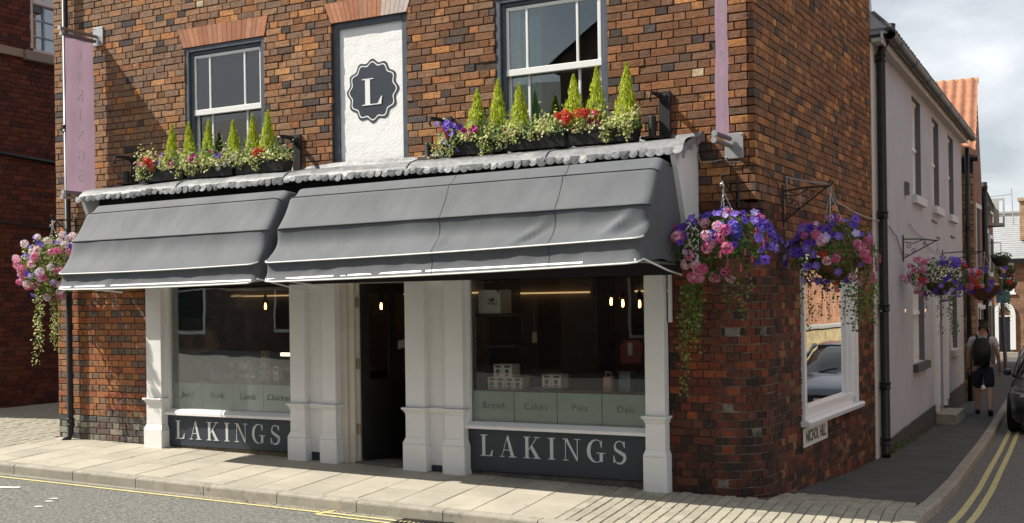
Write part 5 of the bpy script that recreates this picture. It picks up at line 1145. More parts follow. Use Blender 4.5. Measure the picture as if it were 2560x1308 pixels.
mb = MB(); mb.prism([(.24, 5.20), (.10, 5.26), (-.03, 5.42), (-.04, 5.60), (-.3, 5.60), (-.3, 5.16), (.24, 5.16)], -.40, -.12, lambda u, v, d: GH(d, u, v)); mb.build('lead_flashing', mat('pale_lead', (.45, .48, .55), .5, var=.2), GREY)
t = thing('chimney_pot', 'small weathered chimney just showing over the grey house eaves', 'chimney', GH(7.9, -1.9, 6.6)); mb = MB(); gbox(mb, 7.6, 8.2, -2.2, -1.6, 6.2, 7.15); mb.build('stack', mat('old_stone', (.36, .29, .22), .9, var=.35, vscale=12), t); mb = MB(); mb.lathe([(.16, 0), (.14, .25), (.17, .28), (.12, .3)], 12, GH(7.9, -1.9, 7.15)); mb.build('pot', M_stone if False else mat('old_stone', (.36, .29, .22), .9), t)
t = thing('wall_vent', 'small dark slatted vent box on the grey wall', 'vent', GH(2.36, 0, 3.35)); mb = MB(); gbox(mb, 2.27, 2.45, 0, .05, 3.27, 3.46); mb.build('box', mat('vent_grey', (.16, .16, .165), .6), t)
for k in range(4): mb = MB(); gbox(mb, 2.285, 2.435, .05, .062, 3.29+.042*k, 3.312+.042*k); mb.build('slat', M_black, t)
downpipe('black drainpipe at the far corner of the grey house', [GH(10.62, .1, 4.9), GH(10.62, .1, -.45)], .05, [GH(10.62, .1, 3.2)+(None,), GH(10.62, .1, .8)+(None,)])
for (u, z, lb) in ((5.75, 3.07, 'thin rusted iron strip on the grey wall under the middle sill'), (8.6, 2.93, 'thin rusted iron strip on the grey wall under the far sill')): t = MB(); gbox(t, u-.35, u+.35, 0, .02, z-.02, z+.012); lab(t.build('iron_strip', M_blackiron, None, at=GH(u, 0, z)), lb, 'iron strip')
# weeds along the foot of the grey wall
mb = MB()
for i in range(420):
    u = R.choice([R.gauss(1.6, .5), R.gauss(3.2, .8), R.gauss(.6, .3)]); p = Vector(GH(max(.2, u), .03+abs(R.gauss(0, .03)), 0)); p.z = gz(p.x, p.y)+abs(R.gauss(0, .045)); leaf_add(mb, p, rv()+Vector((.6, -.6, .6)), rv()+Vector((0, 0, 1)), R.uniform(.015, .04), .014, jit(R.choice(GREEN)))
lab(mb.build('weeds', M_leaf), kind='stuff')
# ------------------------------------------------------------------ house with the orange pantiled roof
OR = thing('pantiled_house', 'brick house with orange pantiled roof and a rubble stone end beyond the grey house', 'house', (-1, 19.4, -.5))
ox = lambda y: -.19-.0866*(y-16.5)
mb = MB(); mb.add([(ox(16.5), 16.5, -.8), (ox(22.3), 22.3, -.8), (ox(22.3), 22.3, 4.75), (ox(19.4), 19.4, 6.85), (ox(16.5), 16.5, 4.75)], [(0, 1, 2, 3, 4)]); mb.build('gable_wall', M_disty, OR)
mb = MB(); mb.add([(-6, 16.52, -.8), (ox(16.5), 16.52, -.8), (ox(16.5), 16.52, 4.75), (-6, 16.52, 4.75)], [(0, 1, 2, 3)]); mb.add([(-6, 22.3, -.8), (ox(22.3), 22.3, -.8), (ox(22.3), 22.3, 4.75), (-6, 22.3, 4.75)], [(3, 2, 1, 0)]); mb.build('end_wall', mat('stone_mortar', (.24, .20, .14), .95, var=.3), OR)
z = -.6
while z < 4.4:
    h = R.uniform(.08, .15); x = -.75
    while x < ox(16.5)-.01:
        wd = R.uniform(.10, .26); x1 = min(x+wd, ox(16.5)-.002)
        if x1-x > .03:
            mb = MB(); j = R.uniform(-.012, .012); c = jit(R.choice([C_(.42, .30, .15), C_(.34, .25, .14), C_(.47, .36, .20), C_(.30, .20, .11), C_(.40, .24, .10)]), .2)
            mb.box(x+.006, x1-.004, 16.485-R.uniform(0, .03), 16.54, z+.006, z+h-.006, 0, c, b=.012); mb.build('stone', M_stone, OR, at=((x+x1)/2, 16.5, z+h/2))
        x = x1 if wd else x+1
        if x1 >= ox(16.5)-.003: break
    z += h
mb = MB(); mb.box(-6, ox(16.5)+.0, 16.44, 16.56, 4.42, 4.75); mb.build('eaves_board', mat('dark_timber', (.035, .03, .028), .8, var=.3), OR)
mb = MB(); mb.tube([(-6, 16.38, 4.70), (ox(16.5)+.12, 16.38, 4.70)], .06, 10); mb.build('gutter', M_pipe, OR)
pitch = math.atan2(6.85-4.75, 2.9); L_s = math.hypot(2.1, 2.9); rows_ = 14; ln = L_s/rows_
tl = pantile(.215, ln*1.12, .02).mesh('pantile', M_pantile, True)
for r_ in range(rows_):
    yy = 16.40+(r_*ln)*math.cos(pitch); zz = 4.80+(r_*ln)*math.sin(pitch)
    for c in range(11):
        xx = ox(yy)-.02-.215*c-.06
        inst(tl, 'pantile', (xx+R.uniform(-.006, .006), yy, zz+R.uniform(-.004, .004)), OR, (pitch+R.uniform(-.012, .012), 0, R.uniform(-.02, .02)))
mb = MB(); mb.add([(-6, 16.42, 4.74), (ox(16.5), 16.42, 4.74), (ox(19.4), 19.4, 6.84), (-6, 19.4, 6.84)], [(0, 1, 2, 3)]); mb.add([(-6, 22.4, 4.70), (ox(22.4), 22.4, 4.70), (ox(19.4), 19.4, 6.84), (-6, 19.4, 6.84)], [(3, 2, 1, 0)]); mb.build('roof', M_pantile, OR)
for k in range(6): mb = MB(); mb.grid([[(ox(19.4)+.04-.46*(k+e*.97), 19.4+.13*math.cos(a), 6.85+.11*math.sin(a)) for a in [math.pi*i/8 for i in range(9)]] for e in (0, 1)]); mb.build('ridge_tile', mat('ridge_clay', (.47, .25, .12), .8, var=.3, vscale=7, tint=((.36, .34, .18), 9, .55)), OR, smooth=True)
def owin(y0, y1, z0, z1, head):
    xx = ox(y0); o = MB().box(xx-.12, xx-.02, y0, y1, z0, z1).build('window', M_dark, OR, at=(xx, (y0+y1)/2, z0))
    f = MB(); f.box(xx-.05, xx+.015, y0, y0+.08, z0, z1).box(ox(y1)-.05, ox(y1)+.015, y1-.08, y1, z0, z1).box(xx-.08, xx+.02, y0-.05, y1+.05, z1, z1+.10).box(xx-.09, xx+.05, y0-.05, y1+.05, z0-.07, z0); f.build('frame', M_sillw, o)
owin(17.6, 18.5, 2.35, 3.75, 1); owin(18.0, 18.6, .55, 1.5, 0); owin(19.6, 20.5, -.4, 1.45, 0)
t = thing('notice_board', 'small white notice on the brick wall beyond the grey house', 'notice', (ox(17), 17.0, .9)); MB().box(ox(17)-.01, ox(17)+.02, 16.9, 17.15, .55, .95).build('sheet', mat('paper', (.55, .55, .53), .8), t)
# ------------------------------------------------------------------ terrace further on
TR = thing('brick_terrace', 'narrow brick terrace with slate roof at the far end of the side street', 'terrace', (-1.5, 27, -.5))
tx = lambda y: -.78-.075*(y-22.4)
mb = MB(); mb.add([(tx(22.4), 22.4, -.8), (tx(33), 33, -.8), (tx(33), 33, 4.55), (tx(22.4), 22.4, 4.55)], [(0, 1, 2, 3)]); mb.add([(-6, 22.41, -.8), (tx(22.4), 22.41, -.8), (tx(22.4), 22.41, 4.55), (-6, 22.41, 4.55)], [(0, 1, 2, 3)]); mb.add([(-6, 33, -.8), (tx(33), 33, -.8), (tx(33), 33, 4.55), (-6, 33, 4.55)], [(3, 2, 1, 0)]); mb.build('wall', M_disty, TR)
mb = MB(); mb.grid([[(tx(y)+.22-3.0*j, y, 4.5+2.1*j) for j in (0, .33, .66, 1)] for y in (22.5, 26, 30, 33.1)]); mb.build('roof', M_slate, TR)
for (y0, y1, z0, z1, m_) in ((24.5, 25.4, -.5, 1.5, mat('cream_door_frame')), (26.5, 27.5, .3, 1.6, M_white), (29, 30, -.5, 1.5, M_slate_paint), (25, 26, 2.4, 3.7, M_white), (29, 30, 2.4, 3.7, M_white)):
    o = MB().box(tx(y0)-.1, tx(y0)+.04, y0, y1, z0, z1).build('window', m_, TR, at=(tx(y0), y0, z0)); MB().box(tx(y0)-.02, tx(y0)+.045, y0+.12, y1-.12, z0+.12, z1-.12).build('pane', M_dark, o)
downpipe('far black drainpipe with a wide hopper head on the brick terrace corner', [(tx(22.5)+.14, 22.5, 4.75), (tx(22.5)+.14, 22.5, -.5)], .07, [(tx(22.5)+.14, 22.5, 4.6, None), (tx(22.5)+.14, 22.5, 1.6, None)])
t = thing('projecting_sign', 'white fretwork sign board projecting high from the brick terrace', 'sign', (-1.0, 30, 4.0)); y = 28.5; x0, x1 = tx(28.5)+.02, tx(28.5)+.48
for (a, b, c, d) in ((x0, x1, 4.72, 4.78), (x0, x1, 3.95, 4.02), (x0, x0+.05, 4.02, 4.72), (x1-.05, x1, 4.02, 4.72), (x0+.14, x0+.30, 4.02, 4.72)): MB().box(a, b, y, y+.06, c, d).build('board', mat('weathered_white', (.45, .45, .44), .7, var=.15), t)
MB().box(x0-.05, x1, y, y+.05, 3.90, 3.945).build('shelf', M_blackiron, t)
for (x, y, z, lb) in ((-.62, 26.0, 2.80, 'far dark hanging basket, highest of three against the slate roof'), (-.78, 29.0, 2.52, 'far dark hanging basket in front of the far white window'), (-1.0, 32, 2.15, 'far dark hanging basket above the blue sign')):
    t = thing('far_basket', lb, 'hanging basket', (x, y, z), 'far baskets over the side street'); mb = MB(); mb.lathe([(.05, -.20), (.17, -.14), (.25, -.02), (.27, .06), (.20, .10), (.02, .12)], 16, (x, y, z)); mb.build('bowl', mat('dark_moss', (.045, .048, .035), .9, var=.4, vscale=20), t, smooth=True)
    mb = MB(); mb.tube([(x, y, z+.1), (x, y, z+.5), (x-.5, y, z+.52)], .012, 5); mb.build('hanger', M_blackiron, t)
    mb = MB(); 
    for i in range(90): d = rv(); leaf_add(mb, (x+d.x*.3, y+d.y*.3, z+.08+abs(d.z)*.14), d, rv(), .08, .05, jit(R.choice(GREEN)))
    mb.build('foliage', M_leaf, t)
t = thing('sign_post', 'leaning dark post carrying a small blue sign by the kerb', 'sign post', (-.80, 28.7, -.56)); MB().tube([(-.80, 28.7, -.56), (-.92, 28.8, 2.3)], .055, 8).build('post', mat('galvanised', (.12, .12, .125), .5, metal=.4), t)
MB().box(-1.05, -.66, 28.70, 28.72, 1.55, 1.93).build('sign_plate', mat('blue_sign', (.10, .33, .52), .5), t); MB().box(-1.0, -.72, 28.69, 28.70, 1.80, 1.84).build('lettering_strip', mat('dark_blue', (.02, .08, .2), .5), t)
# ------------------------------------------------------------------ the far house across the end of the street
FA = thing('far_house', 'far brick house with white arched doorway at the end of the street', 'house', (-2, 40, -.6)); fy = 39.7
mb = MB(); holes_wall(mb, -7, 3.5, -.9, 3.2, [(-2.05, -1.55, 1.9, 3.05), (-2.15, -1.66, -.45, 1.0), (-4.2, -3.5, 1.9, 3.05), (.2, .8, 1.9, 3.05)], lambda u, z, d: (u, fy+d, z), .2); mb.build('wall', M_dist, FA)
mb = MB(); n = 22
for j in range(n):
    a, b = j/n, (j+1)/n; mb.add([(-7.2, fy-.2+3*a, 3.2+2.0*a+.03), (3.6, fy-.2+3*a, 3.2+2.0*a+.03), (3.6, fy-.2+3*b, 3.2+2.0*b), (-7.2, fy-.2+3*b, 3.2+2.0*b)], [(0, 1, 2, 3)])
mb.build('roof', M_slate, FA); MB().box(-7.2, 3.6, fy-.3, fy-.15, 3.08, 3.24).build('gutter', M_pipe, FA); MB().tube([(-7.2, fy+2.8, 5.22), (3.6, fy+2.8, 5.22)], .1, 8).build('ridge', M_slate, FA)
for x in (-2.05, -4.2, .2):
    o = MB().box(x, x+.5, fy+.05, fy+.1, 1.9, 3.05).build('window', M_dark, FA, at=(x, fy, 1.9)); f = MB(); f.box(x-.02, x+.05, fy-.02, fy+.08, 1.9, 3.05).box(x+.45, x+.52, fy-.02, fy+.08, 1.9, 3.05).box(x+.05, x+.45, fy-.01, fy+.08, 2.45, 2.51).box(x+.05, x+.45, fy-.01, fy+.08, 2.98, 3.05).box(x+.05, x+.45, fy-.01, fy+.08, 1.9, 1.97).box(x+.22, x+.26, fy, fy+.08, 1.97, 2.98); f.build('sash', M_white, o); MB().box(x-.08, x+.58, fy-.06, fy+.08, 1.83, 1.9).build('sill', M_white, o); f = MB(); f.prism([(x-.1, 3.25), (x-.0, 3.05), (x+.5, 3.05), (x+.6, 3.25)], fy-.03, fy+.05, lambda u, v, d: (u, d, v)); f.build('lintel', M_white, o)
o = MB().box(-2.13, -1.68, fy+.1, fy+.15, -.45, 1.0).build('door', mat('navy_door', (.03, .035, .06), .5), FA, at=(-1.9, fy, 0)); f = MB(); f.box(-1.70, -1.50, fy-.08, fy+.1, -.35, .98).box(-2.32, -2.13, fy-.08, fy+.1, -.35, .98)
c = (-1.91, .98); n = 14
for i in range(n): a0, a1 = math.pi*i/n, math.pi*(i+1)/n; f.prism([(c[0]+.22*math.cos(a0), c[1]+.38*math.sin(a0)), (c[0]+.41*math.cos(a0), c[1]+.58*math.sin(a0)), (c[0]+.41*math.cos(a1), c[1]+.58*math.sin(a1)), (c[0]+.22*math.cos(a1), c[1]+.38*math.sin(a1))], fy-.08, fy+.1, lambda u, v, d: (u, d, v))
f.build('arch', M_white, o); MB().box(-2.12, -1.70, fy+.0, fy+.08, .95, 1.0).build('transom', M_white, o); MB().box(-2.2, -1.4, fy-.4, fy+.1, -.8, -.45).build('doorstep', M_kerb, o)
t = thing('chimney_stack', 'buff brick chimney with red pot on the far slate roof', 'chimney', (-1.0, 40.6, 4.6)); MB().box(-1.35, -.6, 40.2, 40.9, 4.0, 5.55).build('stack', bricktex('buff_brick', (.42, .27, .14), (.36, .2, .1), (.4, .34, .26)), t); MB().box(-1.42, -.53, 40.13, 40.97, 5.55, 5.68).build('cap', mat('buff_stone', (.42, .33, .22), .9), t); mb = MB(); mb.lathe([(.15, 0), (.12, .45), (.15, .5)], 12, (-1.0, 40.5, 5.68)); mb.build('pot', M_pantile, t)
t = thing('tv_aerial', 'thin rooftop aerial standing beside the far chimney', 'aerial', (-1.62, 40.4, 4.7)); MB().tube([(-1.60, 40.4, 4.6), (-1.66, 40.4, 6.1)], .02, 6).build('mast', M_steel, t); MB().tube([(-1.66, 40.4, 5.85), (-2.5, 40.4, 5.8)], .015, 5).build('boom', M_steel, t)
# ------------------------------------------------------------------ the building across the yard on the left
LB = thing('left_building', 'dark red brick building with a small-paned window across the yard', 'building', (-12.2, 4, .2)); lx = -12.2; ly0, ly1 = .40, 12
L_WIN = (2.22, 3.35, 5.79, 7.6)
lb_b = []; z = .0; row = 0
while z < 7.4:
    y = ly0-(row % 2)*.1725
    while y < 4.6:
        w_ = .225 if (int((y+10)/.17)+row) % 3 else .1125; a, b = max(y, ly0), y+w_; y += w_
        if b-a < .03: continue
        for (p, q, r0, r1) in clip(a+.004, b-.004, z+.004, z+.071, [L_WIN, (ly0, 5, 5.66, 5.79)]): lb_b.append((p, q, r0, r1))
    z += .075; row += 1
DR = [C_(.135, .036, .020), C_(.115, .03, .018), C_(.155, .045, .026), C_(.10, .028, .02), C_(.07, .022, .018)]
vis = sorted(range(len(lb_b)), key=lambda i: -((1 if 1.5 < lb_b[i][0] < 3.1 else 0)*(lb_b[i][1]-lb_b[i][0])*10-abs(lb_b[i][2]-2)*.01)); topl = set(vis[:300]); rest = MB()
for i, (a, b, c, d) in enumerate(lb_b):
    mb = MB() if i in topl else rest; o = R.gauss(0, .002); mb.box(lx-.03, lx+.006+o, a, b, c, d, 0, jit(R.choice(DR), .14), b=.003)
    if i in topl: mb.build('brick', M_brick, LB, at=(lx, (a+b)/2, (c+d)/2))
rest.build('brickwork', M_brick, LB, kind='stuff')
mb = MB(); holes_wall(mb, ly0, ly1, -.3, 9.2, [L_WIN], lambda u, z, d: (lx-.006-d, u, z), .3); mb.add([(lx-6, ly0, -.3), (lx-.006, ly0, -.3), (lx-.006, ly0, 9.2), (lx-6, ly0, 9.2)], [(0, 1, 2, 3)]); mb.add([(lx-6, ly0, 9.2), (lx, ly0, 9.2), (lx, ly1, 9.2), (lx-6, ly1, 9.2)], [(0, 1, 2, 3)]); mb.build('wall', mat('buff_mortar', (.13, .095, .07), .95, var=.2, vscale=8), LB)
MB().box(lx-.03, lx+.05, ly0, 2.05, 5.66, 5.785, b=.006).build('string_course', mat('buff_stone_band', (.34, .27, .22), .85, var=.12, vscale=5), LB); MB().box(lx-.03, lx+.09, 2.06, 3.6, 5.64, 5.785, b=.006).build('window_sill', mat('buff_stone_sill', (.28, .24, .22), .85, var=.12, vscale=5), LB)
y0, y1, z0, z1 = L_WIN; f = MB(); f.box(lx-.12, lx-.02, y0, y0+.06, z0, z1).box(lx-.12, lx-.02, y1-.06, y1, z0, z1).box(lx-.12, lx-.02, y0, y1, z0, z0+.06).box(lx-.11, lx+.0, y0+.06, y1-.06, 6.56, 6.64); o = f.build('window', mat('pinkish_white_paint', (.62, .56, .57), .5), LB, at=(lx, y0, z0))
for yy in (y0+.3, y0+.56, y0+.82): MB().box(lx-.10, lx-.05, yy-.01, yy+.01, z0+.06, z1).build('glazing_bar', mat('bar_blue', (.34, .42, .55), .5), o)
for zz in (6.06, 6.32, 6.9, 7.2): MB().box(lx-.10, lx-.05, y0+.06, y1-.06, zz-.01, zz+.01).build('glazing_bar', mat('bar_blue', (.34, .42, .55), .5), o)
MB().box(lx-.085, lx-.08, y0+.06, y1-.06, z0+.06, z1).build('pane', glass('sky_glass', gain=7, tint=(.5, .6, .75)), o); MB().box(lx-.29, lx-.28, y0, y1, z0, z1).build('backing', mat('blue_blind', (.10, .14, .22), .8), o)
for z, r_ in ((4.10, .035), (3.05, .012)): lab(MB().tube([(lx+.03, ly0, z+.1), (lx+.03, 2.4, z), (lx+.03, 5, z-.06)], r_, 6).build('wall_cable', M_black, None, at=(lx, 2, z)), 'thick black cable across the dark red brick wall' if r_ > .02 else 'thin black cable low across the dark red brick wall', 'cable')
# ------------------------------------------------------------------ what the windows look out on (seen only as reflections)
OP = thing('opposite_house', 'sunlit brick building across the side street, mirrored in the side window', 'building', (6.6, 16, -.3))
mb = MB(); holes_wall(mb, 2, 34, -.6, 7, [(y, y+.8, z, z+1.5) for y in (6, 8.2, 10.4, 12.6, 14.8, 17, 19.2, 21.4, 24) for z in (1.55, 4.4)], lambda u, z, d: (6.5+d, u, z), .2); mb.build('wall', bricktex('orange_brick', (.33, .15, .075), (.27, .12, .06), (.27, .21, .16), axis='y'), OP)
for y in (6, 8.2, 10.4, 12.6, 14.8, 17, 19.2, 21.4, 24):
    for z in (1.55, 4.4):
        o = MB().box(6.62, 6.66, y, y+.8, z, z+1.5).build('window', M_dark, OP, at=(6.6, y, z)); f = MB(); f.box(6.56, 6.63, y, y+.08, z, z+1.5).box(6.56, 6.63, y+.72, y+.8, z, z+1.5).box(6.56, 6.63, y+.08, y+.72, z+.7, z+.78).box(6.56, 6.63, y+.08, y+.72, z+1.42, z+1.5); f.build('sash', M_white, o); MB().box(6.42, 6.6, y-.05, y+.85, z-.12, z).build('sill', M_stone if False else mat('buff_stone_sill'), o)
MB().box(6.45, 10, 2, 34, 7, 7.3).build('roof', M_greytile, OP)
t = thing('boundary_wall', 'low yellow stone wall with grey coping across the side street', 'wall', (5.6, 14, -.4)); MB().box(5.5, 5.75, 3, 30, -.6, .85).build('stonework', mat('yellow_stone', (.36, .29, .16), .9, var=.45, vscale=5, bump=.8, bscale=12), t); MB().box(5.45, 5.8, 3, 30, .85, .98, b=.02).build('coping', mat('grey_coping', (.26, .26, .24), .9), t)
SO = thing('facing_house', 'tall gabled house across the main street, mirrored in the upstairs glass', 'building', (0, -17, -.2))
mb = MB(); mb.add([(-9.4, -15, -.6), (9, -15, -.6), (9, -15, 7.6), (-.2, -15, 14), (-9.4, -15, 7.6)], [(0, 1, 2, 3, 4)]); mb.add([(-9.4, -15, -.6), (-9.4, -24, -.6), (-9.4, -24, 7.6), (-9.4, -15, 7.6)], [(0, 1, 2, 3)]); mb.build('wall', bricktex('dull_brick', (.12, .075, .055), (.09, .06, .045), (.14, .12, .1)), SO)
mb = MB(); mb.add([(-9.7, -14.8, 7.4), (-.2, -14.8, 14.1), (-.2, -24, 14.1), (-9.7, -24, 7.4)], [(0, 1, 2, 3)]); mb.add([(9.3, -14.8, 7.4), (-.2, -14.8, 14.1), (-.2, -24, 14.1), (9.3, -24, 7.4)], [(3, 2, 1, 0)]); mb.build('roof', M_greytile, SO)
for x in (-7.5, -4.5, -1.5, 1.5, 4.5):
    for z in (1.0, 4.4): o = MB().box(x-.08, x+1.18, -15.0, -14.94, z-.08, z+1.7).build('window', M_white, SO, at=(x, -15, z)); MB().box(x, x+1.1, -14.94, -14.93, z, z+1.6).build('pane', M_dark, o)
SL = thing('low_house', 'lower brick house beside the tall gabled one across the main street', 'building', (-20, -18, -.2)); MB().box(-34, -10.5, -24, -16, -.6, 5.2).build('wall', bricktex('dull_brick'), SL); mb = MB(); mb.add([(-34, -15.8, 5.1), (-10.4, -15.8, 5.1), (-10.4, -20, 8.2), (-34, -20, 8.2)], [(0, 1, 2, 3)]); mb.build('roof', M_greytile, SL)
for x in (-31, -27, -23, -19, -15): o = MB().box(x-.08, x+1.28, -16, -15.95, 1, 2.6).build('window', M_white, SL, at=(x, -16, 1)); MB().box(x, x+1.2, -15.95, -15.94, 1.1, 2.5).build('pane', M_dark, o)
# ------------------------------------------------------------------ goods in the shop windows and lamps inside
SH = .874
def goods(name, label, cat, x, y, z, group=None): return thing(name, label, cat, (x, y, z), group)
M_card = mat('white_carton', (.66, .64, .62), .6, var=.05, vscale=9); M_print = mat('carton_print', (.11, .09, .09), .7); M_pinkp = mat('carton_pink_print', (.55, .16, .2), .7); M_tan = mat('tan_carton', (.42, .27, .17), .6, var=.08, vscale=9); M_brownp = mat('brown_print', (.16, .07, .04), .7)
def carton(label, x0, x1, z0, z1, y0=.12, dp=.17, n=2, m=M_card, pr=M_print, p2=M_pinkp, group='white cartons stacked behind the shop glass'):
    t = goods('carton', label, 'carton', (x0+x1)/2, y0+dp/2, z0, group); MB().box(x0, x1, y0, y0+dp, z0, z1, b=.004).build('box', m, t); h = z1-z0
    for k in range(n):
        w_ = (x1-x0)/n; a = x0+w_*k
        MB().box(a+w_*.18, a+w_*.82, y0-.0015, y0, z0+h*.74, z0+h*.92).build('printed_word', pr, t); MB().box(a+w_*.30, a+w_*.66, y0-.0015, y0, z0+h*.32, z0+h*.62).build('printed_picture', pr, t); MB().box(a+w_*.25, a+w_*.70, y0-.0015, y0, z0+h*.10, z0+h*.24).build('printed_band', p2, t)
    return t
carton('white printed carton on top of the stack behind the corner window', -2.775, -2.565, SH+.128, SH+.258); carton('white printed carton, lower west one of the stack behind the corner window', -2.845, -2.648, SH, SH+.126); carton('white printed carton, lower east one of the stack behind the corner window', -2.644, -2.45, SH, SH+.126)
carton('plain white carton, west one of the pair in the middle of the corner window', -2.225, -2.122, SH+.03, SH+.165, n=1); carton('plain white carton, east one of the pair in the middle of the corner window', -2.119, -2.015, SH+.03, SH+.165, n=1)
t = goods('wire_rack', 'low wire rack under the pair of white cartons', 'rack', -2.15, .2, SH)
for z in (SH+.003, SH+.024): m2 = MB(); m2.tube([(-2.40, .09, z), (-2.0, .09, z), (-2.0, .27, z), (-2.40, .27, z), (-2.40, .09, z)], .003, 5); m2.build('wire', M_steel, t)
for i in range(9): m2 = MB(); m2.tube([(-2.40+.05*i, .09, SH+.024), (-2.40+.05*i, .27, SH+.024)], .002, 4); m2.build('wire', M_steel, t)
t = goods('gift_bag', 'small striped paper bag with string handle behind the corner window', 'bag', -1.53, .18, SH); MB().box(-1.575, -1.49, .14, .22, SH, SH+.15, b=.003).build('paper', mat('striped_paper', (.55, .40, .38), .7), t)
for i in range(4): MB().box(-1.57+.022*i, -1.561+.022*i, .1385, .14, SH+.01, SH+.14).build('stripe', M_pinkp, t)
m2 = MB(); m2.tube([(-1.565, .18, SH+.15), (-1.56, .18, SH+.2), (-1.51, .18, SH+.19), (-1.50, .18, SH+.15)], .004, 5); m2.build('handle', M_card, t)
t = goods('tin', 'blue-grey tin standing at the east end of the corner window', 'tin', -1.345, .2, SH); m2 = MB(); m2.box(-1.41, -1.285, .14, .26, SH, SH+.185, b=.006); m2.build('body', mat('blue_grey_tin', (.16, .19, .21), .4, metal=.3), t); MB().box(-1.414, -1.281, .136, .264, SH+.186, SH+.20, b=.004).build('lid', mat('blue_grey_tin'), t)
t = goods('red_bag', 'red carrier bag hanging inside the corner window', 'bag', -1.52, .8, 1.1); m2 = MB(); m2.prism([(-1.66, 1.12), (-1.44, 1.12), (-1.42, 1.30), (-1.46, 1.36), (-1.62, 1.35), (-1.67, 1.28)], .78, .86, lambda u, v, d: (u, d, v)); m2.build('bag_body', mat('red_plastic', (.30, .02, .03), .4), t); MB().box(-1.58, -1.53, .775, .78, 1.2, 1.33).build('label_strip', M_card, t)
t = goods('crisps_carton', 'large white carton printed PIPERS on a high shelf in the corner window', 'carton', -2.83, .3, 1.64); MB().box(-2.965, -2.71, .16, .40, 1.645, 1.885, b=.003).build('box', mat('ivory_carton', (.62, .61, .54), .6), t)
place_text('PIPERS', .042, (-2.80, .158, 1.745), (math.pi/2, 0, 0), M_print, t); m2 = MB(); m2.prism([(-2.835, 1.77), (-2.80, 1.765), (-2.77, 1.785), (-2.785, 1.80), (-2.80, 1.81), (-2.81, 1.79), (-2.845, 1.80)], .1575, .16, lambda u, v, d: (u, d, v)); m2.build('bird_emblem', M_print, t); m2 = MB(); m2.prism([(-2.72, 1.885), (-2.755, 1.885), (-2.72, 1.84)], .158, .16, lambda u, v, d: (u, d, v)); m2.build('corner_print', M_print, t)
t = goods('wall_shelf', 'dark high shelf holding the big white carton', 'shelf', -2.8, .3, 1.62); MB().box(-3.0, -2.55, .14, .44, 1.615, 1.64).build('board', mat('black_shelf', (.02, .02, .02), .5), t); MB().box(-2.60, -2.575, .40, .43, .9, 1.615).build('upright', mat('black_shelf', (.02, .02, .02), .5), t); MB().box(-3.0, -2.55, .16, .44, 1.30, 1.32).build('lower_board', mat('black_shelf', (.02, .02, .02), .5), t)
t = goods('price_tag', 'small tan card hanging inside the corner window', 'card', -2.37, .25, 1.35); MB().box(-2.395, -2.345, .25, .253, 1.345, 1.455).build('card', M_tan, t); MB().tube([(-2.37, .25, 1.455), (-2.37, .25, 1.9)], .0015, 4).build('string', M_tan, t)
# western window
M_jar = mat('amber_jar', (.10, .028, .012), .15, spec=.6); M_lid = mat('jar_lid', (.03, .025, .025), .35)
for i, (x, z) in enumerate(((-6.40, 0), (-6.315, 0), (-6.175, 0), (-6.09, 0), (-6.36, .125), (-6.13, .125), (-5.98, 0))):
    t = goods('jam_jar', ['amber jar with white label, front row, first from the pale pot', 'amber jar with white label, front row, second from the pale pot', 'amber jar with white label, front row, third from the pale pot', 'amber jar with white label, front row, fourth from the pale pot', 'upper amber jar standing over the two jars nearest the pale pot', 'upper amber jar standing over the third and fourth jars', 'amber jar standing alone nearest the tan boxes'][i], 'jar', x, .19, SH+.035+z, 'jars on the wire rack in the western shop window'); zz = SH+.035+z
    m2 = MB(); m2.lathe([(.0, 0), (.034, 0), (.037, .01), (.037, .075), (.028, .088), (.028, .092)], 14, (x, .19+(.05 if z else 0), zz)); m2.build('jar_body', M_jar, t, smooth=True); m2 = MB(); m2.lathe([(.031, .09), (.031, .112), (.0, .113)], 14, (x, .19+(.05 if z else 0), zz)); m2.build('lid', M_lid, t)
    m2 = MB(); m2.grid([[(x+.0378*math.sin(a), .19+(.05 if z else 0)-.0378*math.cos(a), zz+q) for a in [-.8+1.6*k/6 for k in range(7)]] for q in (.018, .062)]); m2.build('paper_label', M_card, t)
t = goods('wire_rack', 'wire rack carrying the amber jars', 'rack', -6.2, .2, SH)
for z in (SH+.003, SH+.03): m2 = MB(); m2.tube([(-6.46, .11, z), (-5.93, .11, z), (-5.93, .28, z), (-6.46, .28, z), (-6.46, .11, z)], .003, 5); m2.build('wire', M_steel, t)
for x in (-6.245,): MB().box(-6.46, -5.95, .22, .27, SH+.155, SH+.16).build('upper_shelf', M_steel, t)
t = goods('pot', 'pale glass pot west of the amber jars', 'pot', -6.60, .2, SH); m2 = MB(); m2.lathe([(.0, 0), (.048, 0), (.05, .01), (.05, .17), (.046, .17), (.044, .02)], 16, (-6.60, .2, SH)); m2.build('pot_body', mat('pale_ceramic', (.35, .38, .40), .2), t, smooth=True)
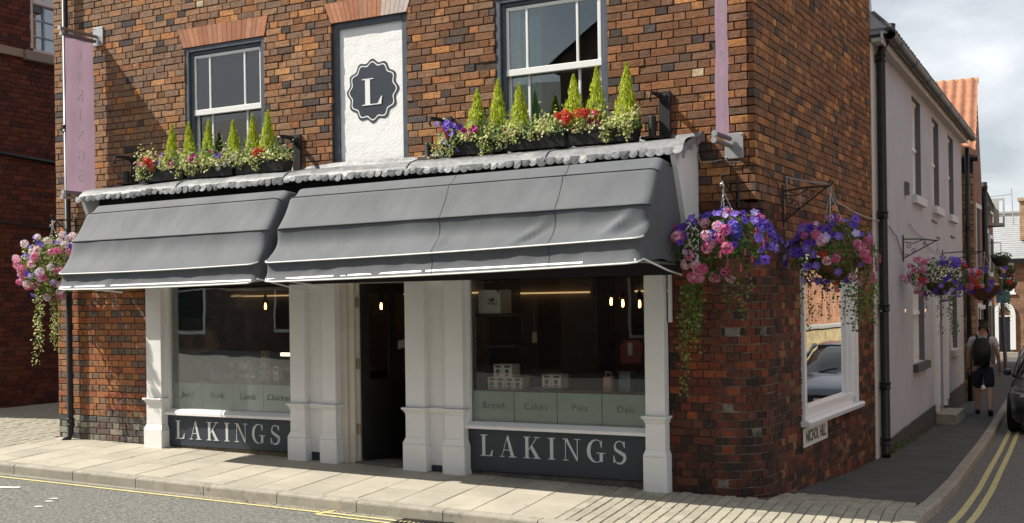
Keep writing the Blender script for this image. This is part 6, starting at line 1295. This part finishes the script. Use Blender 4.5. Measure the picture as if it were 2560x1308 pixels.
for lb, a, b, z0, z1, m_ in (('tan printed box, west one of the lower pair', -5.868, -5.79, SH+.03, SH+.20, M_tan), ('tan printed box, east one of the lower pair', -5.783, -5.705, SH+.03, SH+.20, M_tan), ('tan printed box standing on top of the lower pair', -5.828, -5.752, SH+.202, SH+.372, M_tan), ('tall white printed box beside the tan boxes', -5.655, -5.58, SH+.03, SH+.20, M_card)):
    t = goods('gift_box', lb, 'box', (a+b)/2, .17, z0, 'tall printed boxes in the western shop window'); MB().box(a, b, .13, .205, z0, z1, b=.003).build('box', m_, t); MB().box(a+.016, b-.016, .1285, .13, z0+.11, z0+.15).build('printed_word', M_brownp if m_ is M_tan else M_print, t); m2 = MB(); m2.prism([(a+.038+.018*math.cos(q), z0+.06+.022*math.sin(q)) for q in [i*.6283 for i in range(10)]], .1285, .13, lambda u, v, d: (u, d, v)); m2.build('printed_picture', M_brownp if m_ is M_tan else M_print, t)
MB_ = MB().box(-5.90, -5.52, .10, .27, SH, SH+.028, b=.004); lab(MB_.build('plinth_board', M_wood, None, at=(-5.7, .2, SH)), 'pale wooden board under the tall printed boxes', 'board')
t = goods('jute_bag', 'tan jute bag with a round black emblem hanging in the western shop window', 'bag', -6.93, .3, 1.18); m2 = MB(); m2.prism([(-7.16, 1.20), (-6.70, 1.23), (-6.66, 1.32), (-6.72, 1.47), (-6.80, 1.48), (-6.84, 1.50), (-6.93, 1.47), (-7.06, 1.50), (-7.14, 1.46)], .28, .36, lambda u, v, d: (u, d, v)); m2.build('bag_body', mat('jute', (.33, .22, .10), .85, var=.2, vscale=30), t); m2 = MB(); m2.prism([(-6.92+.10*math.cos(q), 1.345+.10*math.sin(q)) for q in [i*.2618 for i in range(24)]], .277, .28, lambda u, v, d: (u, d, v)); m2.build('emblem', M_black, t); m2 = MB()
for i in range(24): q, q2 = i*.2618, (i+1)*.2618; m2.prism([(-6.92+.078*math.cos(q), 1.345+.078*math.sin(q)), (-6.92+.084*math.cos(q), 1.345+.084*math.sin(q)), (-6.92+.084*math.cos(q2), 1.345+.084*math.sin(q2)), (-6.92+.078*math.cos(q2), 1.345+.078*math.sin(q2))], .275, .277, lambda u, v, d: (u, d, v))
m2.build('emblem_ring', mat('jute'), t)
t = goods('black_bag', 'black paper carrier under the tan jute bag', 'bag', -6.93, .3, SH); m2 = MB(); m2.box(-7.12, -6.72, .28, .40, SH, 1.19, b=.01); m2.build('bag_body', M_black, t); MB().box(-6.97, -6.89, .277, .28, 1.10, 1.125).build('lettering_strip', mat('grey_print', (.25, .25, .25), .7), t)
t = goods('window_card', 'pale grey card propped at the western edge of the western shop window', 'card', -7.2, .5, 1.3); MB().box(-7.42, -7.12, .50, .52, 1.18, 1.62).build('sheet', mat('grey_card', (.30, .32, .30), .7), t)
for i, (x, y, z, lb) in enumerate(((-6.50, 1.0, 1.745, 'glowing filament lamp inside the western shop window'), (-4.765, 1.0, 1.725, 'glowing filament lamp seen through the open doorway'), (-5.09, 1.0, 1.70, 'glowing filament lamp half seen by the door hinge'), (-1.855, 1.0, 1.74, 'glowing filament lamp, westernmost of three in the corner window'), (-1.724, 1.0, 1.72, 'glowing filament lamp, middle one of three in the corner window'), (-1.537, 1.0, 1.71, 'glowing filament lamp, easternmost of three in the corner window'))):
    t = goods('pendant_lamp', lb, 'lamp', x, y, z, 'filament lamps hanging in the shop'); MB().tube([(x, y, z+.15), (x, y, 2.6)], .004, 5).build('cord', M_black, t); m2 = MB(); m2.lathe([(.012, .15), (.02, .13), (.04, .06), (.036, .05), (.0, .06)], 12, (x, y, z)); m2.build('lamp_holder', M_black, t, smooth=True)
    m2 = MB(); m2.lathe([(.0, -.03), (.010, -.026), (.013, .0), (.012, .03), (.006, .05), (.0, .052)], 10, (x, y, z)); m2.build('bulb', mat('glowing_bulb', (1, .6, .2), emit=((1, .42, .09), 13)), t, smooth=True)
for (x, z, a, b) in ((-6.5, 1.12, .22, .03), (-5.4, 1.12, .12, .025)): lab(MB().box(x-a/2, x+a/2, 1.4, 1.44, z, z+b*1.4).build('counter_light', mat('cool_strip_light', (1, .85, .6), emit=((1, .8, .45), 2.2)), None, at=(x, 1.4, z)), 'short bright counter light over the jars' if a > .2 else 'small bright counter light behind the tan boxes', 'light')
# ------------------------------------------------------------------ parked car (only its kerbside front corner is inside the frame)
CAR = thing('parked_car', 'dark blue-grey hatchback parked at the kerb of the side street', 'car', (1.83, 10.75, -.56)); c0 = Vector((1.83, 10.75, -.565))
M_car = mat('blue_grey_car_paint', (.030, .042, .065), .28, metal=.55, coat=.9, spec=.5); M_carglass = mat('car_glass', (.012, .015, .018), .04, spec=.8); M_rubber = mat('tyre_rubber', (.015, .015, .015), .85); M_alloy = mat('alloy', (.35, .36, .37), .35, metal=.8); M_trim = mat('black_car_trim', (.012, .012, .013), .5); M_lamp = mat('headlamp_glass', (.42, .45, .48), .08, spec=.8, coat=1)
def loft(stations, name, m, half):
    rows = []
    for st in stations:
        pr = half(*st); rows.append([(c0.x-x, c0.y+st[0], c0.z+z) for x, z in pr]+[(c0.x+x, c0.y+st[0], c0.z+z) for x, z in pr[::-1]])
    mb = MB(); mb.grid(rows); mb.add(rows[0], [tuple(range(len(rows[0])))[::-1]]); mb.add(rows[-1], [tuple(range(len(rows[-1])))]); return mb.build(name, m, CAR, smooth=True)
def bodyprof(y, w_, zb, zt, lo=.20): return [(w_*.88, lo), (w_*.97, lo+.08), (w_, .42), (w_*.995, .58), (w_*.97, zb), (w_*.90, zb+(zt-zb)*.55), (w_*.6, zt-.008), (w_*.25, zt)]
loft([(-.02, .52, .50, .56, .26), (.0, .62, .58, .62, .23), (.06, .72, .63, .68, .21), (.18, .80, .68, .74, .2), (.40, .855, .74, .81, .2), (.8, .875, .82, .90, .2), (1.15, .88, .88, .96, .2), (1.6, .88, .90, .97, .2), (2.6, .885, .92, .98, .2), (3.4, .88, .94, .99, .2), (3.85, .84, .93, .99, .22), (4.02, .76, .82, .90, .26), (4.06, .62, .7, .76, .3)], 'body', M_car, bodyprof)
loft([(1.02, .80, .90, .91), (1.25, .78, .93, 1.06), (1.55, .74, .95, 1.27), (1.85, .70, .97, 1.42), (2.3, .69, .98, 1.475), (3.0, .68, .98, 1.455), (3.5, .66, .98, 1.36), (3.8, .66, .98, 1.15), (3.92, .68, .97, 1.0)], 'cabin_glass', M_carglass, lambda y, w_, a, b: [(w_+.05, a), (w_+.03, a+(b-a)*.3), (w_, a+(b-a)*.75), (w_-.06, a+(b-a)*.95), (w_*.6, b), (w_*.2, b+.006)])
loft([(1.84, .69, 1.405, 1.432), (1.95, .70, 1.43, 1.46), (2.4, .69, 1.46, 1.492), (3.0, .68, 1.44, 1.472), (3.45, .66, 1.36, 1.39)], 'roof', M_car, lambda y, w_, a, b: [(w_-.02, a-.02), (w_-.03, a+.01), (w_*.8, b-.004), (w_*.3, b)])
for sd in (-1, 1):
    mb = MB(); mb.tube([c0+Vector((sd*.83, 1.06, .92)), c0+Vector((sd*.775, 1.45, 1.21)), c0+Vector((sd*.70, 1.86, 1.425))], .035, 8); mb.build('windscreen_pillar', M_car, CAR, smooth=True)
    mb = MB(); mb.tube([c0+Vector((sd*.74, 2.45, .95)), c0+Vector((sd*.70, 2.5, 1.44))], .03, 6); mb.build('door_pillar', M_trim, CAR)
    q = c0+Vector((sd*.70, .075, .60)); mb = MB(); mb.grid([[(c0.x+sd*(.44+.36*i/6), c0.y+(.02+.24*(i/6)**2)-.012, c0.z+.555+.13*j/4+.05*(i/6)*(j/4)) for i in range(7)] for j in range(5)]); hl = mb.build('headlight', M_lamp, CAR, smooth=True)
    mb = MB(); mb.lathe([(.0, -.004), (.03, -.003), (.045, .01), (.048, .03)], 14, (c0.x+sd*.62, c0.y+.045, c0.z+.63), axis='y'); mb.build('lens_ring', M_alloy, hl, smooth=True)
    mb = MB(); mb.box(c0.x+sd*.885, c0.x+sd*1.02, c0.y+1.18, c0.y+1.28, c0.z+.925, c0.z+1.04, b=.03); mb.box(c0.x+sd*.84, c0.x+sd*.89, c0.y+1.2, c0.y+1.26, c0.z+.93, c0.z+.96); mi_ = mb.build('door_mirror', M_car, CAR)
    mb = MB(); mb.box(c0.x+sd*.90, c0.x+sd*1.01, c0.y+1.281, c0.y+1.284, c0.z+.945, c0.z+1.025); mb.build('mirror_glass', M_lamp, mi_)
    for yy in (.72, 3.3):
        wc = (c0.x+sd*.80, c0.y+yy, c0.z+.31); mb = MB(); pr = [(.20, -.09), (.27, -.10), (.305, -.085), (.312, -.05), (.312, .05), (.305, .085), (.27, .10), (.20, .09)]; mb.lathe(pr, 26, wc, axis='x'); ty = mb.build('wheel', M_rubber, CAR, smooth=True)
        mb = MB(); o_ = .085*sd
        mb.lathe([(.0, o_), (.05, o_), (.06, o_*.7)], 14, wc, axis='x')
        for k in range(7): a = 2*math.pi*k/7; mb.prism([(.04*math.cos(a-.5), .04*math.sin(a-.5)), (.21*math.cos(a-.09), .21*math.sin(a-.09)), (.21*math.cos(a+.09), .21*math.sin(a+.09)), (.04*math.cos(a+.5), .04*math.sin(a+.5))], o_*.75, o_*.9, lambda u, v, d: (wc[0]+d, wc[1]+u, wc[2]+v))
        mb.lathe([(.20, o_), (.215, o_*1.05), (.21, o_*.4)], 26, wc, axis='x'); mb.build('rim', M_alloy, ty)
        mb = MB(); mb.tube([(c0.x+sd*.872, c0.y+yy+.35*math.cos(a), c0.z+.31+.35*math.sin(a)) for a in [math.pi*(-.05+1.1*i/14) for i in range(15)]], .024, 6); mb.build('wheel_arch', M_trim, CAR, smooth=True)
MB().box(c0.x-.42, c0.x+.42, c0.y-.035, c0.y+.02, c0.z+.30, c0.z+.40, b=.01).build('lower_grille', M_trim, CAR); MB().box(c0.x-.40, c0.x+.40, c0.y-.03, c0.y+.02, c0.z+.545, c0.z+.60, b=.01).build('grille', M_trim, CAR); MB().box(c0.x-.56, c0.x+.56, c0.y-.03, c0.y+.03, c0.z+.21, c0.z+.26, b=.01).build('lower_lip', M_trim, CAR)
pl = MB().box(c0.x-.26, c0.x+.26, c0.y-.045, c0.y-.035, c0.z+.425, c0.z+.535).build('number_plate', mat('plate_white', (.7, .7, .68), .4), CAR); place_text('T71 HNO', .085, (c0.x, c0.y-.046, c0.z+.48), (math.pi/2, 0, 0), M_black, pl, bold=.002)
for sd in (-1, 1): mb = MB(); mb.tube([c0+Vector((sd*.35+.1, 1.06, .945)), c0+Vector((sd*.35-.22, 1.16, 1.02))], .008, 5); mb.build('wiper', M_trim, CAR)
# ------------------------------------------------------------------ the man walking away down the pavement
def skin_mesh(name, nodes, edges, m, parent, at, subdiv=2, root=0):
    """one continuous tapering body grown over a jointed skeleton; nodes: (x, y, z, rx, ry)"""
    me = bpy.data.meshes.new(name); me.from_pydata([n[:3] for n in nodes], edges, []); o = bpy.data.objects.new(name, me); COL.objects.link(o)
    sk = o.modifiers.new('s', 'SKIN'); 
    for i, n in enumerate(nodes): v = me.skin_vertices[0].data[i]; v.radius = (n[3], n[4] if len(n) > 4 else n[3]); v.use_root = (i == root)
    sk.use_smooth_shade = True; sb = o.modifiers.new('b', 'SUBSURF'); sb.levels = subdiv; sb.render_levels = subdiv
    dg = bpy.context.evaluated_depsgraph_get(); m2 = bpy.data.meshes.new_from_object(o.evaluated_get(dg)); bpy.data.objects.remove(o); m2.materials.clear(); m2.materials.append(m); m2.name = name
    m2.polygons.foreach_set('use_smooth', [True]*len(m2.polygons)); ob = bpy.data.objects.new(name, m2); COL.objects.link(ob); ob.parent = parent; ob.location = Vector((0, 0, 0)); return ob
px_, py_ = .33, 13.25; pz_ = gz(px_, py_)
MAN = thing('person', 'man walking away in white t-shirt and dark shorts with a black backpack', 'person', (px_, py_, pz_)); MAN.rotation_euler = (0, 0, .10)
# local frame: +y is the way he walks, +x his right; left leg forward, right leg pushing off behind
B = [(0, 0, .93, .135, .10), (0, .01, 1.08, .125, .095), (0, .02, 1.25, .145, .10), (0, .01, 1.40, .125, .085), (.005, .02, 1.485, .055, .055), (.01, .045, 1.56, .068, .075), (.015, .055, 1.65, .078, .09), (.015, .05, 1.715, .062, .075),
     (.185, .0, 1.405, .062, .055), (.255, -.02, 1.15, .046, .042), (.285, .06, .90, .033, .03), (.29, .085, .83, .026, .036), (-.185, .0, 1.405, .062, .055), (-.25, .02, 1.15, .046, .042), (-.25, .10, .91, .033, .03), (-.25, .13, .84, .026, .036),
     (.10, -.01, .84, .095, .09), (.105, -.02, .50, .064, .066), (.11, -.19, .30, .056, .058), (.115, -.30, .12, .038, .04), (.12, -.24, .055, .04, .036), (.125, -.16, .03, .042, .025),
     (-.10, .03, .84, .095, .09), (-.105, .13, .49, .064, .066), (-.105, .14, .28, .055, .056), (-.105, .12, .09, .037, .04), (-.105, .19, .04, .042, .032), (-.105, .27, .03, .038, .024), (.115, -.33, .09, .034, .034), (-.105, .08, .05, .034, .034)]
E_ = [(0, 1), (1, 2), (2, 3), (3, 4), (4, 5), (5, 6), (6, 7), (3, 8), (8, 9), (9, 10), (10, 11), (3, 12), (12, 13), (13, 14), (14, 15), (0, 16), (16, 17), (17, 18), (18, 19), (19, 20), (20, 21), (0, 22), (22, 23), (23, 24), (24, 25), (25, 26), (26, 27), (19, 28), (25, 29)]
nb = len(B)
for (w_, sx) in ((11, 1), (15, -1)):                                  # four fingers and a thumb on each relaxed hand
    x, y, z = B[w_][:3]
    for k, (dy, ln) in enumerate(((.03, .075), (.012, .085), (-.006, .08), (-.022, .062))):
        B.append((x+.002*sx, y+dy+.012, z-.045, .010, .010)); B.append((x-.006*sx, y+dy+.02, z-.045-ln*.55, .009, .009)); B.append((x-.018*sx, y+dy+.016, z-.045-ln, .0075, .0075)); E_ += [(w_, nb), (nb, nb+1), (nb+1, nb+2)]; nb += 3
    B.append((x-.022*sx, y+.04, z-.02, .011, .011)); B.append((x-.028*sx, y+.055, z-.06, .009, .009)); E_ += [(w_, nb), (nb, nb+1)]; nb += 2
skin_mesh('body', B, E_, M_skin, MAN, None)
TS = [(0, 0, .90, .158, .118), (0, .01, 1.08, .152, .115), (0, .02, 1.25, .165, .118), (0, .01, 1.395, .148, .10), (.003, .015, 1.455, .075, .07), (.19, .0, 1.40, .082, .074), (.232, -.01, 1.24, .078, .072), (-.19, .0, 1.40, .082, .074), (-.228, .012, 1.24, .078, .072)]
skin_mesh('t_shirt', TS, [(0, 1), (1, 2), (2, 3), (3, 4), (3, 5), (5, 6), (3, 7), (7, 8)], mat('white_cotton', (.56, .55, .56), .85, var=.08, vscale=14), MAN, None)
SHT = [(0, 0, .95, .152, .115), (0, 0, .90, .158, .12), (.10, -.01, .80, .112, .108), (.105, -.02, .48, .102, .10), (-.10, .03, .80, .112, .108), (-.105, .12, .48, .102, .10)]
skin_mesh('shorts', SHT, [(0, 1), (1, 2), (2, 3), (1, 4), (4, 5)], mat('navy_cotton', (.022, .028, .042), .85), MAN, None)
HR = [(.012, .03, 1.665, .086, .096), (.014, .05, 1.715, .080, .088), (.02, .075, 1.74, .066, .07), (.01, -.002, 1.615, .070, .052)]
skin_mesh('hair', HR, [(0, 1), (1, 2), (0, 3)], mat('dark_brown_hair', (.028, .016, .010), .6, bump=.8, bscale=60), MAN, None)
for (x, y, z, nm) in ((.095, .06, 1.63, 'ear'), (-.065, .06, 1.63, 'ear')): m2 = MB(); m2.lathe([(.0, -.012), (.018, -.008), (.022, .0), (.0, .01)], 10, (0, 0, 0), axis='x'); o = m2.build(nm, M_skin, MAN); o.location = (x, y, z)
def loc_part(mb, name, m, smooth=False): o = mb.build(name, m, MAN, smooth, at=ORG[MAN.name]); o.location = (0, 0, 0); return o
f0 = ORG[MAN.name]
def lv(p): return (p[0]+f0.x, p[1]+f0.y, p[2]+f0.z)
# face turned to his right
m2 = MB(); m2.tube([lv((.09, .10, 1.615)), lv((.112, .125, 1.60)), lv((.10, .12, 1.588))], [.010, .013, .010], 6); loc_part(m2, 'nose', M_skin, True)
for q in ((.082, .13, 1.635), (.098, .085, 1.637)): m2 = MB(); m2.lathe([(.0, .008), (.007, .004), (.008, 0), (.0, -.006)], 8, lv(q), axis='x'); loc_part(m2, 'eye', mat('eye_dark', (.02, .015, .012), .3))
m2 = MB(); m2.tube([lv((.078, .14, 1.567)), lv((.098, .118, 1.566)), lv((.10, .09, 1.567))], .005, 5); loc_part(m2, 'mouth', mat('lips', (.36, .15, .13), .6))
m2 = MB(); rows = []
for i in range(9):
    f = i/8; z = .92+.52*f; wd = (.135+.03*math.sin(math.pi*f))*(1-.25*max(0, f-.75)*4); dp = .07+.09*math.sin(math.pi*min(1, f*1.05))*(1.1-f*.5); rows.append([lv((-.02+wd*math.cos(a), -.115-dp*.5+dp*math.sin(a)*1.0, z)) for a in [2*math.pi*k/16 for k in range(16)]])
n = 16; m2.add([p for r_ in rows for p in r_], [(i*n+k, i*n+(k+1) % n, (i+1)*n+(k+1) % n, (i+1)*n+k) for i in range(8) for k in range(n)]+[tuple(range(n))[::-1], tuple(8*n+k for k in range(n))]); bp = loc_part(m2, 'backpack', mat('black_nylon', (.012, .016, .014), .6, bump=.3, bscale=60), True)
m2 = MB(); m2.grid([[lv((-.155+.05*i, -.10-.04*i, .98+.42*j)) for i in range(3)] for j in range(2)]); o = loc_part(m2, 'maroon_side', mat('maroon_nylon', (.10, .012, .022), .7))
for sx in (-1, 1):
    m2 = MB(); m2.tube([lv((sx*.09, -.12, 1.40)), lv((sx*.105, -.03, 1.50)), lv((sx*.12, .07, 1.46)), lv((sx*.14, .12, 1.30))], .020, 6); loc_part(m2, 'strap', mat('black_nylon'))
m2 = MB(); m2.tube([lv((-.10, -.16, .98)), lv((-.25, -.16, .86)), lv((-.28, -.15, .76))], .010, 5); loc_part(m2, 'loose_strap', mat('black_nylon')); m2 = MB(); m2.tube([lv((-.02, -.145, 1.42)), lv((0, -.13, 1.47)), lv((.03, -.145, 1.42))], .009, 5); loc_part(m2, 'grab_loop', mat('blue_webbing', (.10, .20, .42), .7))
for pts, rr in ((((.118, -.34, .085), (.122, -.27, .06), (.125, -.14, .028)), (.045, .052, .042)), (((-.105, .06, .045), (-.105, .16, .045), (-.105, .29, .032)), (.045, .05, .042))):
    m2 = MB(); m2.tube([lv(p) for p in pts], list(rr), 10); loc_part(m2, 'shoe', mat('dark_shoe', (.02, .018, .018), .6), True)
